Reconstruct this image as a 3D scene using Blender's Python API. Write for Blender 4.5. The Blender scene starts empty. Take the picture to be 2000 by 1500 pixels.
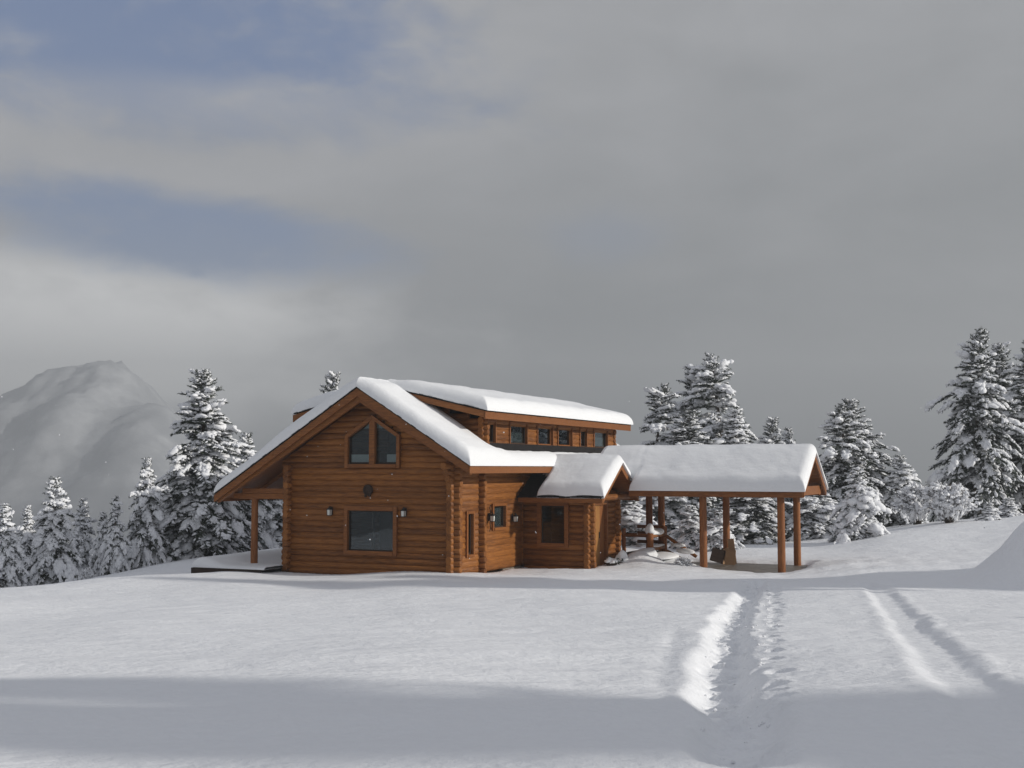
import bpy, math, random
import numpy as np
from mathutils import Vector, Matrix

# ------------------------------------------------------------------ camera, sky, sun, exposure
scene = bpy.context.scene
COL = scene.collection
F_PX, PITCH, CAM_H = 2400.0, math.atan(165 / 2400.0), 3.0
SUN_AZ, SUN_EL = math.radians(-14.0), math.radians(20.5)      # azimuth measured from +X towards +Y

cam_data = bpy.data.cameras.new('camera')
cam_data.sensor_width = 36.0
cam_data.lens = F_PX / 2000.0 * 36.0
cam_data.clip_end = 6000
cam_data.clip_start = 0.1
cam = bpy.data.objects.new('camera', cam_data)
COL.objects.link(cam)
cam.location = (0, 0, CAM_H)
cam.rotation_euler = (math.pi / 2 + PITCH, 0, 0)
scene.camera = cam

vs = scene.view_settings
vs.view_transform = 'Standard'
vs.look = 'None'
vs.gamma = 1.0
vs.exposure = 0.0
vs.use_curve_mapping = False

scene.cycles.max_bounces = 6
scene.cycles.diffuse_bounces = 3
scene.cycles.glossy_bounces = 3
scene.cycles.transparent_max_bounces = 6

sun_data = bpy.data.lights.new('sun', 'SUN')
sun_data.energy = 4.6
sun_data.angle = math.radians(0.9)
sun_data.color = (1.0, 0.955, 0.88)
sun = bpy.data.objects.new('sun', sun_data)
COL.objects.link(sun)
sv = Vector((math.cos(SUN_EL) * math.cos(SUN_AZ), math.cos(SUN_EL) * math.sin(SUN_AZ), math.sin(SUN_EL)))
sun.rotation_euler = sv.to_track_quat('Z', 'Y').to_euler()

world = bpy.data.worlds.new('World')
scene.world = world
world.use_nodes = True


class NT:
    """small node-tree helper"""
    def __init__(self, tree):
        self.t = tree
        self.n = tree.nodes
        self.l = tree.links

    def add(self, typ, **kw):
        nd = self.n.new(typ)
        for k, v in kw.items():
            setattr(nd, k, v)
        return nd

    def set(self, sock, v):
        if isinstance(v, bpy.types.NodeSocket):
            self.l.new(v, sock)
        else:
            sock.default_value = v

    def math(self, op, a, b=None, c=None, clamp=False):
        nd = self.add('ShaderNodeMath', operation=op)
        nd.use_clamp = clamp
        self.set(nd.inputs[0], a)
        if b is not None:
            self.set(nd.inputs[1], b)
        if c is not None:
            self.set(nd.inputs[2], c)
        return nd.outputs[0]

    def mixc(self, fac, a, b):
        nd = self.add('ShaderNodeMix', data_type='RGBA')
        self.set(nd.inputs[0], fac)
        self.set(nd.inputs[6], a)
        self.set(nd.inputs[7], b)
        return nd.outputs[2]

    def noise(self, vec, scale, detail=4, rough=0.5, dist=0.0):
        nd = self.add('ShaderNodeTexNoise')
        if vec is not None:
            self.l.new(vec, nd.inputs['Vector'])
        nd.inputs['Scale'].default_value = scale
        nd.inputs['Detail'].default_value = detail
        nd.inputs['Roughness'].default_value = rough
        nd.inputs['Distortion'].default_value = dist
        return nd.outputs[0]

    def smooth(self, v, lo, hi):
        nd = self.add('ShaderNodeMapRange', interpolation_type='SMOOTHSTEP')
        self.set(nd.inputs[0], v)
        nd.inputs[1].default_value = lo
        nd.inputs[2].default_value = hi
        return nd.outputs[0]

    def mapping(self, vec, scale=(1, 1, 1), loc=(0, 0, 0), rot=(0, 0, 0)):
        nd = self.add('ShaderNodeMapping')
        self.l.new(vec, nd.inputs[0])
        nd.inputs['Scale'].default_value = scale
        nd.inputs['Location'].default_value = loc
        nd.inputs['Rotation'].default_value = rot
        return nd.outputs[0]


def build_world():
    nt = NT(world.node_tree)
    nt.n.clear()
    out = nt.add('ShaderNodeOutputWorld')
    bg = nt.add('ShaderNodeBackground')
    bg.inputs['Strength'].default_value = 0.1
    nt.l.new(bg.outputs[0], out.inputs[0])
    sky = nt.add('ShaderNodeTexSky', sky_type='NISHITA')
    sky.sun_disc = False
    sky.sun_elevation = SUN_EL
    sky.sun_rotation = math.pi / 2 - SUN_AZ
    sky.altitude = 1200
    tc = nt.add('ShaderNodeTexCoord')
    sep = nt.add('ShaderNodeSeparateXYZ')
    nt.l.new(tc.outputs['Generated'], sep.inputs[0])
    x, y, z = sep.outputs
    az = nt.math('MULTIPLY', nt.math('ARCTAN2', x, y), 57.2958)
    el = nt.math('MULTIPLY', nt.math('ARCSINE', z), 57.2958)
    comb = nt.add('ShaderNodeCombineXYZ')
    nt.l.new(az, comb.inputs[0])
    nt.l.new(el, comb.inputs[1])
    d2 = comb.outputs[0]
    # cloud relief in the direction vector (seamless) and streaks along the horizon
    dirv = tc.outputs['Generated']
    flat = nt.mapping(dirv, scale=(1.0, 1.0, 2.6), rot=(0, 0.10, 0))
    n_big = nt.noise(flat, 2.6, 5, 0.52, 0.5)
    n_mid = nt.noise(flat, 7.0, 6, 0.55, 0.4)
    n_fine = nt.noise(nt.mapping(dirv, scale=(1, 1, 1.8)), 16.0, 7, 0.6, 0.3)
    wob = nt.math('ADD', nt.math('MULTIPLY', nt.math('SUBTRACT', n_mid, 0.5), 1.5),
                  nt.math('MULTIPLY', nt.math('SUBTRACT', n_fine, 0.5), 0.8))

    def blob(a0, e0, ra, re, tilt=0.0, soft=(1.25, 0.35), w=1.0):
        da = nt.math('SUBTRACT', az, a0)
        de = nt.math('SUBTRACT', nt.math('SUBTRACT', el, e0), nt.math('MULTIPLY', da, tilt))
        q = nt.math('ADD', nt.math('POWER', nt.math('ABSOLUTE', nt.math('DIVIDE', da, ra)), 2.0),
                    nt.math('POWER', nt.math('ABSOLUTE', nt.math('DIVIDE', de, re)), 2.0))
        q = nt.math('ADD', nt.math('SQRT', q), nt.math('MULTIPLY', wob, w))
        nd = nt.add('ShaderNodeMapRange', interpolation_type='SMOOTHSTEP')
        nt.l.new(q, nd.inputs[0])
        nd.inputs[1].default_value = soft[0]
        nd.inputs[2].default_value = soft[1]
        return nd.outputs[0]

    # breaks in the overcast: two seen in the photograph, others scattered by the same noise
    hole1 = blob(-16.0, 19.8, 16.0, 5.0, -0.08)
    hole2 = blob(-17.0, 10.9, 12.5, 2.3, -0.09, (1.2, 0.3))
    hole3 = nt.math('MULTIPLY', blob(4.5, 10.8, 3.6, 1.5, 0.0, (1.3, 0.1)), 0.3)
    gen = nt.math('MULTIPLY', nt.math('MULTIPLY', nt.smooth(n_big, 0.46, 0.62), nt.smooth(el, 24.0, 34.0)), 0.55)
    hole = nt.math('MAXIMUM', nt.math('MAXIMUM', hole1, hole2), nt.math('MAXIMUM', hole3, gen))
    hole = nt.math('MULTIPLY', hole, 0.95, clamp=True)

    # overcast tone: paler towards the top and left, darker bank low on the right
    tone = nt.math('ADD', nt.math('MULTIPLY', nt.math('SUBTRACT', n_big, 0.5), 0.9),
                   nt.math('MULTIPLY', nt.math('SUBTRACT', n_mid, 0.5), 0.5))
    tone = nt.math('ADD', tone, nt.math('MULTIPLY', nt.smooth(el, 1.0, 21.0), 0.55))
    tone = nt.math('ADD', tone, nt.math('MULTIPLY', nt.smooth(az, 6.0, -20.0), 0.36))
    tone = nt.math('ADD', tone, nt.math('MULTIPLY', nt.smooth(el, 22.0, 50.0), 0.8))
    tone = nt.math('ADD', tone, 0.04)
    tone = nt.math('MINIMUM', nt.math('MAXIMUM', tone, 0.0), 1.6)
    grey = nt.mixc(tone, (1.6, 1.76, 1.9, 1), (4.42, 4.46, 4.68, 1))
    bright = blob(-20.0, 5.4, 17.0, 5.2, -0.03, (1.25, 0.15), 0.7)
    grey = nt.mixc(nt.math('MULTIPLY', bright, 0.85), grey, (12.0, 12.0, 11.9, 1))
    wisp = nt.math('MULTIPLY', blob(-13.0, 16.4, 7.0, 1.1, -0.02, (1.5, 0.1), 1.1), 0.35)
    blue = nt.mixc(0.7, sky.outputs[0], (0.9, 1.7, 3.9, 1))
    blue = nt.mixc(wisp, blue, (4.6, 4.6, 4.7, 1))
    # veil of thin cloud across the blue
    blue = nt.mixc(nt.math('MULTIPLY', nt.smooth(n_fine, 0.5, 0.8), 0.3), blue, (4.2, 4.2, 4.3, 1))
    col = nt.mixc(hole, grey, blue)
    nt.l.new(col, bg.inputs['Color'])


build_world()

# ------------------------------------------------------------------ projection helpers (pixel of a surveyed point -> place)
CP, SP = math.cos(PITCH), math.sin(PITCH)


def at(u, v, Y):
    """world point at forward distance Y that lies on the sight line of survey mark (u, v)"""
    rx, yy = (u - 1000) / F_PX, (750 - v) / F_PX
    ry, rz = CP - yy * SP, SP + yy * CP
    k = Y / ry
    return np.array([rx * k, Y, CAM_H + rz * k])


# ------------------------------------------------------------------ mesh helpers
MATS = {}


def new_mesh(name, verts, faces, mat=None, smooth=False):
    me = bpy.data.meshes.new(name)
    if isinstance(faces, np.ndarray):
        verts = np.asarray(verts, dtype=np.float32)
        nf, k = faces.shape
        me.vertices.add(len(verts))
        me.vertices.foreach_set('co', verts.ravel())
        me.loops.add(nf * k)
        me.polygons.add(nf)
        me.loops.foreach_set('vertex_index', faces.astype(np.int32).ravel())
        me.polygons.foreach_set('loop_start', np.arange(0, nf * k, k, dtype=np.int32))
        me.polygons.foreach_set('loop_total', np.full(nf, k, dtype=np.int32))
        me.update(calc_edges=True)
    else:
        me.from_pydata([tuple(map(float, v)) for v in verts], [], faces)
        me.update()
    if smooth:
        me.polygons.foreach_set('use_smooth', np.ones(len(me.polygons), dtype=bool))
    if mat:
        me.materials.append(MATS[mat])
    return me


def obj(name, me, parent=None, loc=(0, 0, 0), rot=(0, 0, 0)):
    o = bpy.data.objects.new(name, me)
    COL.objects.link(o)
    o.parent = parent
    o.location = loc
    o.rotation_euler = rot
    return o


def tag(o, label, cat, group=None):
    o['label'] = label
    o['category'] = cat
    if group:
        o['group'] = group
    return o


class MB:
    """collects shapes of ONE part"""
    def __init__(self):
        self.v, self.f = [], []

    def box(self, x0, x1, y0, y1, z0, z1):
        b = len(self.v)
        self.v += [(x0, y0, z0), (x1, y0, z0), (x1, y1, z0), (x0, y1, z0),
                   (x0, y0, z1), (x1, y0, z1), (x1, y1, z1), (x0, y1, z1)]
        self.f += [tuple(b + i for i in q) for q in
                   ((3, 2, 1, 0), (4, 5, 6, 7), (0, 1, 5, 4), (1, 2, 6, 5), (2, 3, 7, 6), (3, 0, 4, 7))]
        return self

    def prism(self, poly, axis, a0, a1):
        """poly: list of 2-D points; axis 'x' (points are y,z), 'y' (points are x,z) or 'z' (points are x,y)"""
        b, n = len(self.v), len(poly)
        for a in (a0, a1):
            for p, q in poly:
                self.v.append((a, p, q) if axis == 'x' else ((p, a, q) if axis == 'y' else (p, q, a)))
        self.f.append(tuple(b + i for i in range(n)))
        self.f.append(tuple(b + n + i for i in reversed(range(n))))
        for i in range(n):
            j = (i + 1) % n
            self.f.append((b + j, b + i, b + n + i, b + n + j))
        return self

    def tube(self, p0, p1, r0, r1=None, n=10, caps=True):
        r1 = r0 if r1 is None else r1
        p0, p1 = Vector(p0), Vector(p1)
        q = (p1 - p0).to_track_quat('Z', 'Y')
        b = len(self.v)
        for p, r in ((p0, r0), (p1, r1)):
            for i in range(n):
                a = 2 * math.pi * i / n
                self.v.append(tuple(p + q @ Vector((r * math.cos(a), r * math.sin(a), 0))))
        for i in range(n):
            j = (i + 1) % n
            self.f.append((b + i, b + j, b + n + j, b + n + i))
        if caps:
            self.f.append(tuple(b + i for i in reversed(range(n))))
            self.f.append(tuple(b + n + i for i in range(n)))
        return self

    def build(self, name, mat, parent=None, bevel=0.0, smooth=False, loc=(0, 0, 0), rot=(0, 0, 0)):
        o = obj(name, new_mesh(name, self.v, self.f, mat, smooth), parent, loc, rot)
        if bevel:
            m = o.modifiers.new('bevel', 'BEVEL')
            m.width = bevel
            m.segments = 2
            m.limit_method = 'ANGLE'
        return o


rng0 = np.random.default_rng(7)


def waves(seed, wl, n=9):
    """smooth pseudo-noise: sum of sines with wavelengths about wl, roughly in -1..1"""
    r = np.random.default_rng(seed)
    a = r.uniform(0, 2 * np.pi, n)
    k = 2 * np.pi / (wl * r.uniform(0.6, 1.6, n))
    ph = r.uniform(0, 2 * np.pi, n)

    def fn(x, y):
        s = 0
        for i in range(n):
            s = s + np.sin(k[i] * (np.cos(a[i]) * x + np.sin(a[i]) * y) + ph[i])
        return s / math.sqrt(n) / 1.3
    return fn


# ------------------------------------------------------------------ materials
def principled(name, base=(0.5, 0.5, 0.5), rough=0.7, spec=0.3):
    m = bpy.data.materials.new(name)
    m.use_nodes = True
    nt = NT(m.node_tree)
    b = nt.n['Principled BSDF']
    b.inputs['Base Color'].default_value = (*base, 1)
    b.inputs['Roughness'].default_value = rough
    b.inputs['Specular IOR Level'].default_value = spec
    MATS[name] = m
    return m, nt, b


def bump(nt, b, height, strength, dist=0.02, prev=None):
    nd = nt.add('ShaderNodeBump')
    nd.inputs['Strength'].default_value = strength
    nd.inputs['Distance'].default_value = dist
    nt.l.new(height, nd.inputs['Height'])
    if prev:
        nt.l.new(prev, nd.inputs['Normal'])
    nt.l.new(nd.outputs[0], b.inputs['Normal'])
    return nd.outputs[0]


def make_snow(name, grain, base, dist):
    m, nt, b = principled(name, base, 0.65, 0.25)
    tc = nt.add('ShaderNodeTexCoord')
    P = tc.outputs['Object']
    n1 = nt.noise(P, grain, 6, 0.62)
    n2 = nt.noise(nt.mapping(P, scale=(1, 1.8, 1)), grain * 0.16, 4, 0.5)
    nrm = bump(nt, b, n2, 0.35, dist * 4)
    bump(nt, b, n1, 0.45, dist, nrm)
    c = nt.mixc(n1, (base[0] * 0.97, base[1] * 0.97, base[2] * 0.98, 1), (*[min(1, q * 1.03) for q in base], 1))
    nt.l.new(c, b.inputs['Base Color'])


make_snow('ground_snow', 8.0, (0.84, 0.852, 0.872), 0.055)
make_snow('roof_snow', 10.0, (0.83, 0.84, 0.85), 0.016)
make_snow('tree_snow', 22.0, (0.84, 0.85, 0.87), 0.02)


def make_wood(name, dark, light, rough=0.55, scale=(1.3, 16, 16), var=0.25):
    m, nt, b = principled(name, light, rough, 0.25)
    tc = nt.add('ShaderNodeTexCoord')
    info = nt.add('ShaderNodeObjectInfo')
    off = nt.add('ShaderNodeVectorMath', operation='ADD')
    nt.l.new(tc.outputs['Object'], off.inputs[0])
    cx = nt.add('ShaderNodeCombineXYZ')
    for i in range(3):
        nt.l.new(nt.math('MULTIPLY', info.outputs['Random'], 37.0 + 11 * i), cx.inputs[i])
    nt.l.new(cx.outputs[0], off.inputs[1])
    P = off.outputs[0]
    g = nt.noise(nt.mapping(P, scale=scale), 2.2, 7, 0.62, 0.6)
    k = nt.noise(nt.mapping(P, scale=(0.8, 2.5, 2.5)), 1.1, 3, 0.5)
    fac = nt.math('ADD', nt.math('MULTIPLY', nt.smooth(g, 0.3, 0.72), 0.65), nt.math('MULTIPLY', k, 0.35))
    fac = nt.math('ADD', fac, nt.math('MULTIPLY', nt.math('SUBTRACT', info.outputs['Random'], 0.5), var), clamp=True)
    nt.l.new(nt.mixc(fac, (*dark, 1), (*light, 1)), b.inputs['Base Color'])
    bump(nt, b, g, 0.25, 0.006)


make_wood('log_wood', (0.095, 0.031, 0.008), (0.345, 0.132, 0.029), var=0.5)
make_wood('trim_wood', (0.13, 0.043, 0.012), (0.32, 0.122, 0.032), 0.5)
make_wood('post_wood', (0.15, 0.050, 0.016), (0.35, 0.135, 0.040), 0.5, (16, 16, 1.3))
make_wood('door_wood', (0.24, 0.105, 0.028), (0.42, 0.20, 0.058), 0.5, (14, 14, 1.0))
make_wood('dark_wood', (0.020, 0.013, 0.010), (0.055, 0.032, 0.022), 0.7)

m, nt, b = principled('shingle', (0.022, 0.021, 0.022), 0.95, 0.04)
tc = nt.add('ShaderNodeTexCoord')
n = nt.noise(tc.outputs['Object'], 14, 5, 0.6)
nt.l.new(nt.mixc(n, (0.010, 0.010, 0.011, 1), (0.045, 0.042, 0.042, 1)), b.inputs['Base Color'])
bump(nt, b, n, 0.5, 0.01)

m, nt, b = principled('stone', (0.25, 0.22, 0.18), 0.85, 0.2)
tc = nt.add('ShaderNodeTexCoord')
n = nt.noise(tc.outputs['Object'], 6, 6, 0.65)
nt.l.new(nt.mixc(n, (0.14, 0.12, 0.10, 1), (0.36, 0.31, 0.25, 1)), b.inputs['Base Color'])
bump(nt, b, n, 0.5, 0.02)

m, nt, b = principled('paving', (0.16, 0.14, 0.12), 0.45, 0.4)
tc = nt.add('ShaderNodeTexCoord')
n = nt.noise(tc.outputs['Object'], 2.5, 7, 0.65)
nt.l.new(nt.mixc(n, (0.09, 0.078, 0.065, 1), (0.27, 0.235, 0.20, 1)), b.inputs['Base Color'])
bump(nt, b, n, 0.3, 0.01)

m, nt, b = principled('cardboard', (0.42, 0.26, 0.15), 0.85, 0.1)
tc = nt.add('ShaderNodeTexCoord')
n = nt.noise(nt.mapping(tc.outputs['Object'], scale=(1, 1, 6)), 5, 5, 0.6)
nt.l.new(nt.mixc(n, (0.34, 0.20, 0.11, 1), (0.50, 0.33, 0.20, 1)), b.inputs['Base Color'])

principled('iron', (0.012, 0.012, 0.013), 0.5, 0.4)
principled('pane_frost', (0.62, 0.62, 0.58), 0.35, 0.5)
principled('bright_pane_patch', (0.75, 0.76, 0.76), 0.6, 0.3)
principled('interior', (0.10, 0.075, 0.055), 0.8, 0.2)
m, nt, b = principled('curtain', (0.52, 0.54, 0.52), 0.9, 0.1)
tc = nt.add('ShaderNodeTexCoord')
w = nt.add('ShaderNodeTexWave', wave_type='BANDS', bands_direction='X')
nt.l.new(nt.mapping(tc.outputs['Object'], rot=(0, 0, 0.7)), w.inputs[0])
w.inputs['Scale'].default_value = 5.5
w.inputs['Distortion'].default_value = 1.5
bump(nt, b, w.outputs[1], 0.7, 0.03)

m = bpy.data.materials.new('glass')
m.use_nodes = True
MATS['glass'] = m
nt = NT(m.node_tree)
nt.n.clear()
out = nt.add('ShaderNodeOutputMaterial')
gl = nt.add('ShaderNodeBsdfGlossy')
gl.inputs['Roughness'].default_value = 0.02
gl.inputs['Color'].default_value = (0.85, 0.9, 0.95, 1)
tr = nt.add('ShaderNodeBsdfTransparent')
tr.inputs['Color'].default_value = (0.72, 0.76, 0.76, 1)
fr = nt.add('ShaderNodeFresnel')
fr.inputs['IOR'].default_value = 1.55
tcg = nt.add('ShaderNodeTexCoord')
gn = nt.noise(tcg.outputs['Object'], 1.7, 2, 0.4)
bp = nt.add('ShaderNodeBump')
bp.inputs['Strength'].default_value = 0.06
bp.inputs['Distance'].default_value = 0.05
nt.l.new(gn, bp.inputs['Height'])
nt.l.new(bp.outputs[0], gl.inputs['Normal'])
mx = nt.add('ShaderNodeMixShader')
nt.l.new(nt.math('MULTIPLY_ADD', fr.outputs[0], 0.85, 0.005, clamp=True), mx.inputs[0])
nt.l.new(tr.outputs[0], mx.inputs[1])
nt.l.new(gl.outputs[0], mx.inputs[2])
nt.l.new(mx.outputs[0], out.inputs[0])

m, nt, b = principled('needles', (0.035, 0.048, 0.034), 0.65, 0.2)
info = nt.add('ShaderNodeObjectInfo')
tc = nt.add('ShaderNodeTexCoord')
n = nt.noise(tc.outputs['Object'], 2.0, 4, 0.6)
fr_n = nt.smooth(nt.noise(tc.outputs['Object'], 9.0, 3, 0.6), 0.5, 0.72)
green = nt.mixc(n, (0.024, 0.034, 0.026, 1), (0.060, 0.074, 0.050, 1))
nt.l.new(nt.mixc(nt.math('MULTIPLY', fr_n, 0.55), green, (0.50, 0.52, 0.54, 1)), b.inputs['Base Color'])
m, nt, b = principled('bark', (0.06, 0.045, 0.036), 0.9, 0.1)
tc = nt.add('ShaderNodeTexCoord')
n = nt.noise(nt.mapping(tc.outputs['Object'], scale=(1, 1, 0.3)), 12, 5, 0.6)
nt.l.new(nt.mixc(n, (0.03, 0.022, 0.018, 1), (0.10, 0.075, 0.058, 1)), b.inputs['Base Color'])
bump(nt, b, n, 0.6, 0.03)

m, nt, b = principled('hazed_forest_slope', (0.3, 0.3, 0.3), 0.95, 0.05)
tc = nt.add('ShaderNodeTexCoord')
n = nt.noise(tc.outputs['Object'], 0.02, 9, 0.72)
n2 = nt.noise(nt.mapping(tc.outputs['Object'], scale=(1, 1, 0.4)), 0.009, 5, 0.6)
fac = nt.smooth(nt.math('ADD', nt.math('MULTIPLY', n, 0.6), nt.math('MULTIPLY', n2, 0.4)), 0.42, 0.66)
nt.l.new(nt.mixc(fac, (0.33, 0.345, 0.37, 1), (0.62, 0.635, 0.66, 1)), b.inputs['Base Color'])  # slope colours paled towards the haze to lower the contrast

# ------------------------------------------------------------------ terrain
# surveyed spot heights (world X, Y, Z)
AN = []


def mark(u, v, Y):
    AN.append(tuple(at(u, v, Y)))


for X in (-6, 0, 6):
    AN.append((X, -8, 1.75 + 0.01 * X))
    AN.append((X, 3.0, 1.5 + 0.005 * X))
for Y, zz in ((6.6, 1.40), (10, 1.18), (14, 0.92), (20, 0.52), (27, 0.17)):
    for s in (-0.45, -0.2, 0.05, 0.3, 0.45):
        AN.append((s * Y, Y, zz + (0.012 * s * Y if s > 0 else 0.006 * s * Y)))
for u, v, Y in ((0, 1156, 31), (190, 1130, 37), (390, 1092, 44), (470, 1078, 45), (560, 1066, 46),
                (390, 1122, 36), (567, 1121, 37.6), (720, 1121, 37), (884, 1117, 35.4), (960, 1120, 36.2),
                (1040, 1121, 38), (1130, 1116, 38), (1210, 1112, 38.2), (1320, 1108, 38.4),
                (1380, 1112, 38.6), (1450, 1117, 38.2), (1530, 1121, 37.4), (1600, 1108, 39),
                (1440, 1076, 48), (1560, 1068, 48), (1620, 1061, 48), (1720, 1047, 48), (1800, 1036, 49),
                (1900, 1019, 50), (2000, 1006, 51), (2150, 985, 52), (1650, 1105, 38), (1750, 1100, 38),
                (1860, 1085, 40), (1990, 1062, 42), (1660, 1135, 32), (1800, 1125, 33), (2000, 1118, 33),
                (1200, 1135, 34), (1000, 1140, 33), (800, 1138, 33), (600, 1140, 33), (300, 1150, 32),
                (1100, 1062, 52), (850, 1062, 52)):
    mark(u, v, Y)
AN += [(-16, 40, -0.9), (-22, 44, -2.2), (-30, 30, -1.6), (-20, 54, -3.2), (0, 62, -0.9), (15, 60, -0.2), (28, 60, 0.6),
       (40, 48, 2.2), (34, 30, 2.2), (26, 14, 1.9), (-28, 12, 0.2), (-36, 50, -5.5), (-30, 65, -6.5), (0, 74, -3.5), (28, 74, -2.0),
       (50, 70, 0.0), (50, 20, 3.5), (-45, 20, -3.0), (50, -10, 4.0), (-45, -10, -1.0)]
AN = np.array(AN)


def tps_fit(P, z, lam=0.15):
    n = len(P)
    d = np.linalg.norm(P[:, None] - P[None], axis=2)
    K = d ** 2 * np.log(d + 1e-9) + lam * np.eye(n)
    A = np.zeros((n + 3, n + 3))
    A[:n, :n] = K
    A[:n, n] = 1
    A[:n, n + 1:] = P
    A[n, :n] = 1
    A[n + 1:, :n] = P.T
    return np.linalg.solve(A, np.concatenate([z, np.zeros(3)]))


TP, TW = AN[:, :2] / 10.0, None
TW = tps_fit(TP, AN[:, 2], 0.02)


def sstep(x, a, b):
    t = np.clip((x - a) / (b - a), 0, 1)
    return t * t * (3 - 2 * t)


w_big, w_mid, w_sml = waves(1, 7.0), waves(2, 1.9), waves(3, 0.55, 14)


def base_ground(X, Y):
    X, Y = np.asarray(X, float), np.asarray(Y, float)
    sh = X.shape
    x, y = X.ravel() / 10.0, Y.ravel() / 10.0
    n = len(TP)
    z = TW[n] + TW[n + 1] * x + TW[n + 2] * y
    for i in range(n):
        d2 = (x - TP[i, 0]) ** 2 + (y - TP[i, 1]) ** 2
        z = z + TW[i] * 0.5 * d2 * np.log(d2 + 1e-9)
    z = z.reshape(sh)
    # the knoll falls away into the valley beyond the trees
    r = np.hypot(X - 2, (Y - 22))
    far = sstep(r, 42, 60)
    drop = -0.9 - 0.22 * np.maximum(r - 42, 0)
    drop = np.maximum(drop, -75)
    drop = drop + 3.0 * sstep(X, 5, 45) * sstep(-r, -110, -45)
    return z * (1 - far) + drop * far


def ground_px(u, v):
    """ground point under survey mark (u, v)"""
    rx, yy = (u - 1000) / F_PX, (750 - v) / F_PX
    ry, rz = CP - yy * SP, SP + yy * CP
    ks = np.linspace(3, 60, 1500)
    g = base_ground(rx * ks / ry, ks)
    h = CAM_H + rz * ks / ry
    i = int(np.argmax(h < g))
    return np.array([rx * ks[i] / ry, ks[i]])


PATH = np.array([ground_px(u, v) for u, v in ((1475, 1136), (1445, 1175), (1424, 1220), (1412, 1270), (1412, 1320), (1424, 1375), (1445, 1440), (1475, 1510))])
STEPS = np.array([ground_px(u, v) for u, v in ((1500, 1140), (1492, 1180), (1478, 1220), (1470, 1270), (1468, 1330), (1478, 1400))])
RUT = np.array([ground_px(u, v) for u, v in ((1700, 1136), (1725, 1162), (1762, 1205), (1808, 1258), (1862, 1320), (1920, 1376), (2000, 1450), (2080, 1520))])
FAINT = np.array([ground_px(u, v) for u, v in ((1318, 1225), (1296, 1290), (1280, 1360), (1262, 1450))])


def resample(P, step):
    d = np.concatenate([[0], np.cumsum(np.linalg.norm(np.diff(P, axis=0), axis=1))])
    # smooth the polyline
    t = np.arange(0, d[-1], step)
    Q = np.stack([np.interp(t, d, P[:, k]) for k in range(2)], 1)
    ker = np.hanning(int(1.6 / step) | 1)
    ker /= ker.sum()
    h = len(ker) // 2
    Qp = np.concatenate([np.repeat(Q[:1], h, 0), Q, np.repeat(Q[-1:], h, 0)])
    return np.stack([np.convolve(Qp[:, k], ker, 'valid') for k in range(2)], 1)


PATH, RUT, FAINT, STEPS = (resample(P, 0.08) for P in (PATH, RUT, FAINT, STEPS))
foot = []
rf = np.random.default_rng(5)
for P, gap, wid in ((PATH, 0.26, 0.10), (STEPS, 0.30, 0.22)):
    s = 0.1
    L = len(P) * 0.08
    side = 1
    while s < L - 0.2:
        q = P[min(int(s / 0.08), len(P) - 1)]
        foot.append((q[0] + side * wid + rf.normal(0, 0.05), q[1] + rf.normal(0, 0.08), rf.uniform(0.07, 0.12), rf.uniform(0.12, 0.19), rf.uniform(0.025, 0.075), rf.normal(0, 0.3)))
        side = -side
        s += gap * rf.uniform(0.7, 1.35)


def polyline_dist(X, Y, P):
    """signed distance across the polyline P (positive to its right) and arc position"""
    best = np.full(X.shape, 1e9)
    sgn = np.zeros(X.shape)
    arc = np.zeros(X.shape)
    for i in range(len(P) - 1):
        a, b = P[i], P[i + 1]
        ab = b - a
        l2 = ab @ ab
        if l2 < 1e-9:
            continue
        t = np.clip(((X - a[0]) * ab[0] + (Y - a[1]) * ab[1]) / l2, 0, 1)
        dx, dy = X - a[0] - t * ab[0], Y - a[1] - t * ab[1]
        d = np.hypot(dx, dy)
        m = d < best
        best[m] = d[m]
        s = np.sign(ab[0] * dy - ab[1] * dx)
        sgn[m] = s[m]
        arc[m] = (i + t[m])
    return best * sgn, arc


HEAP = (13.9, 29.8)      # shovelled heap at the right


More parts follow.
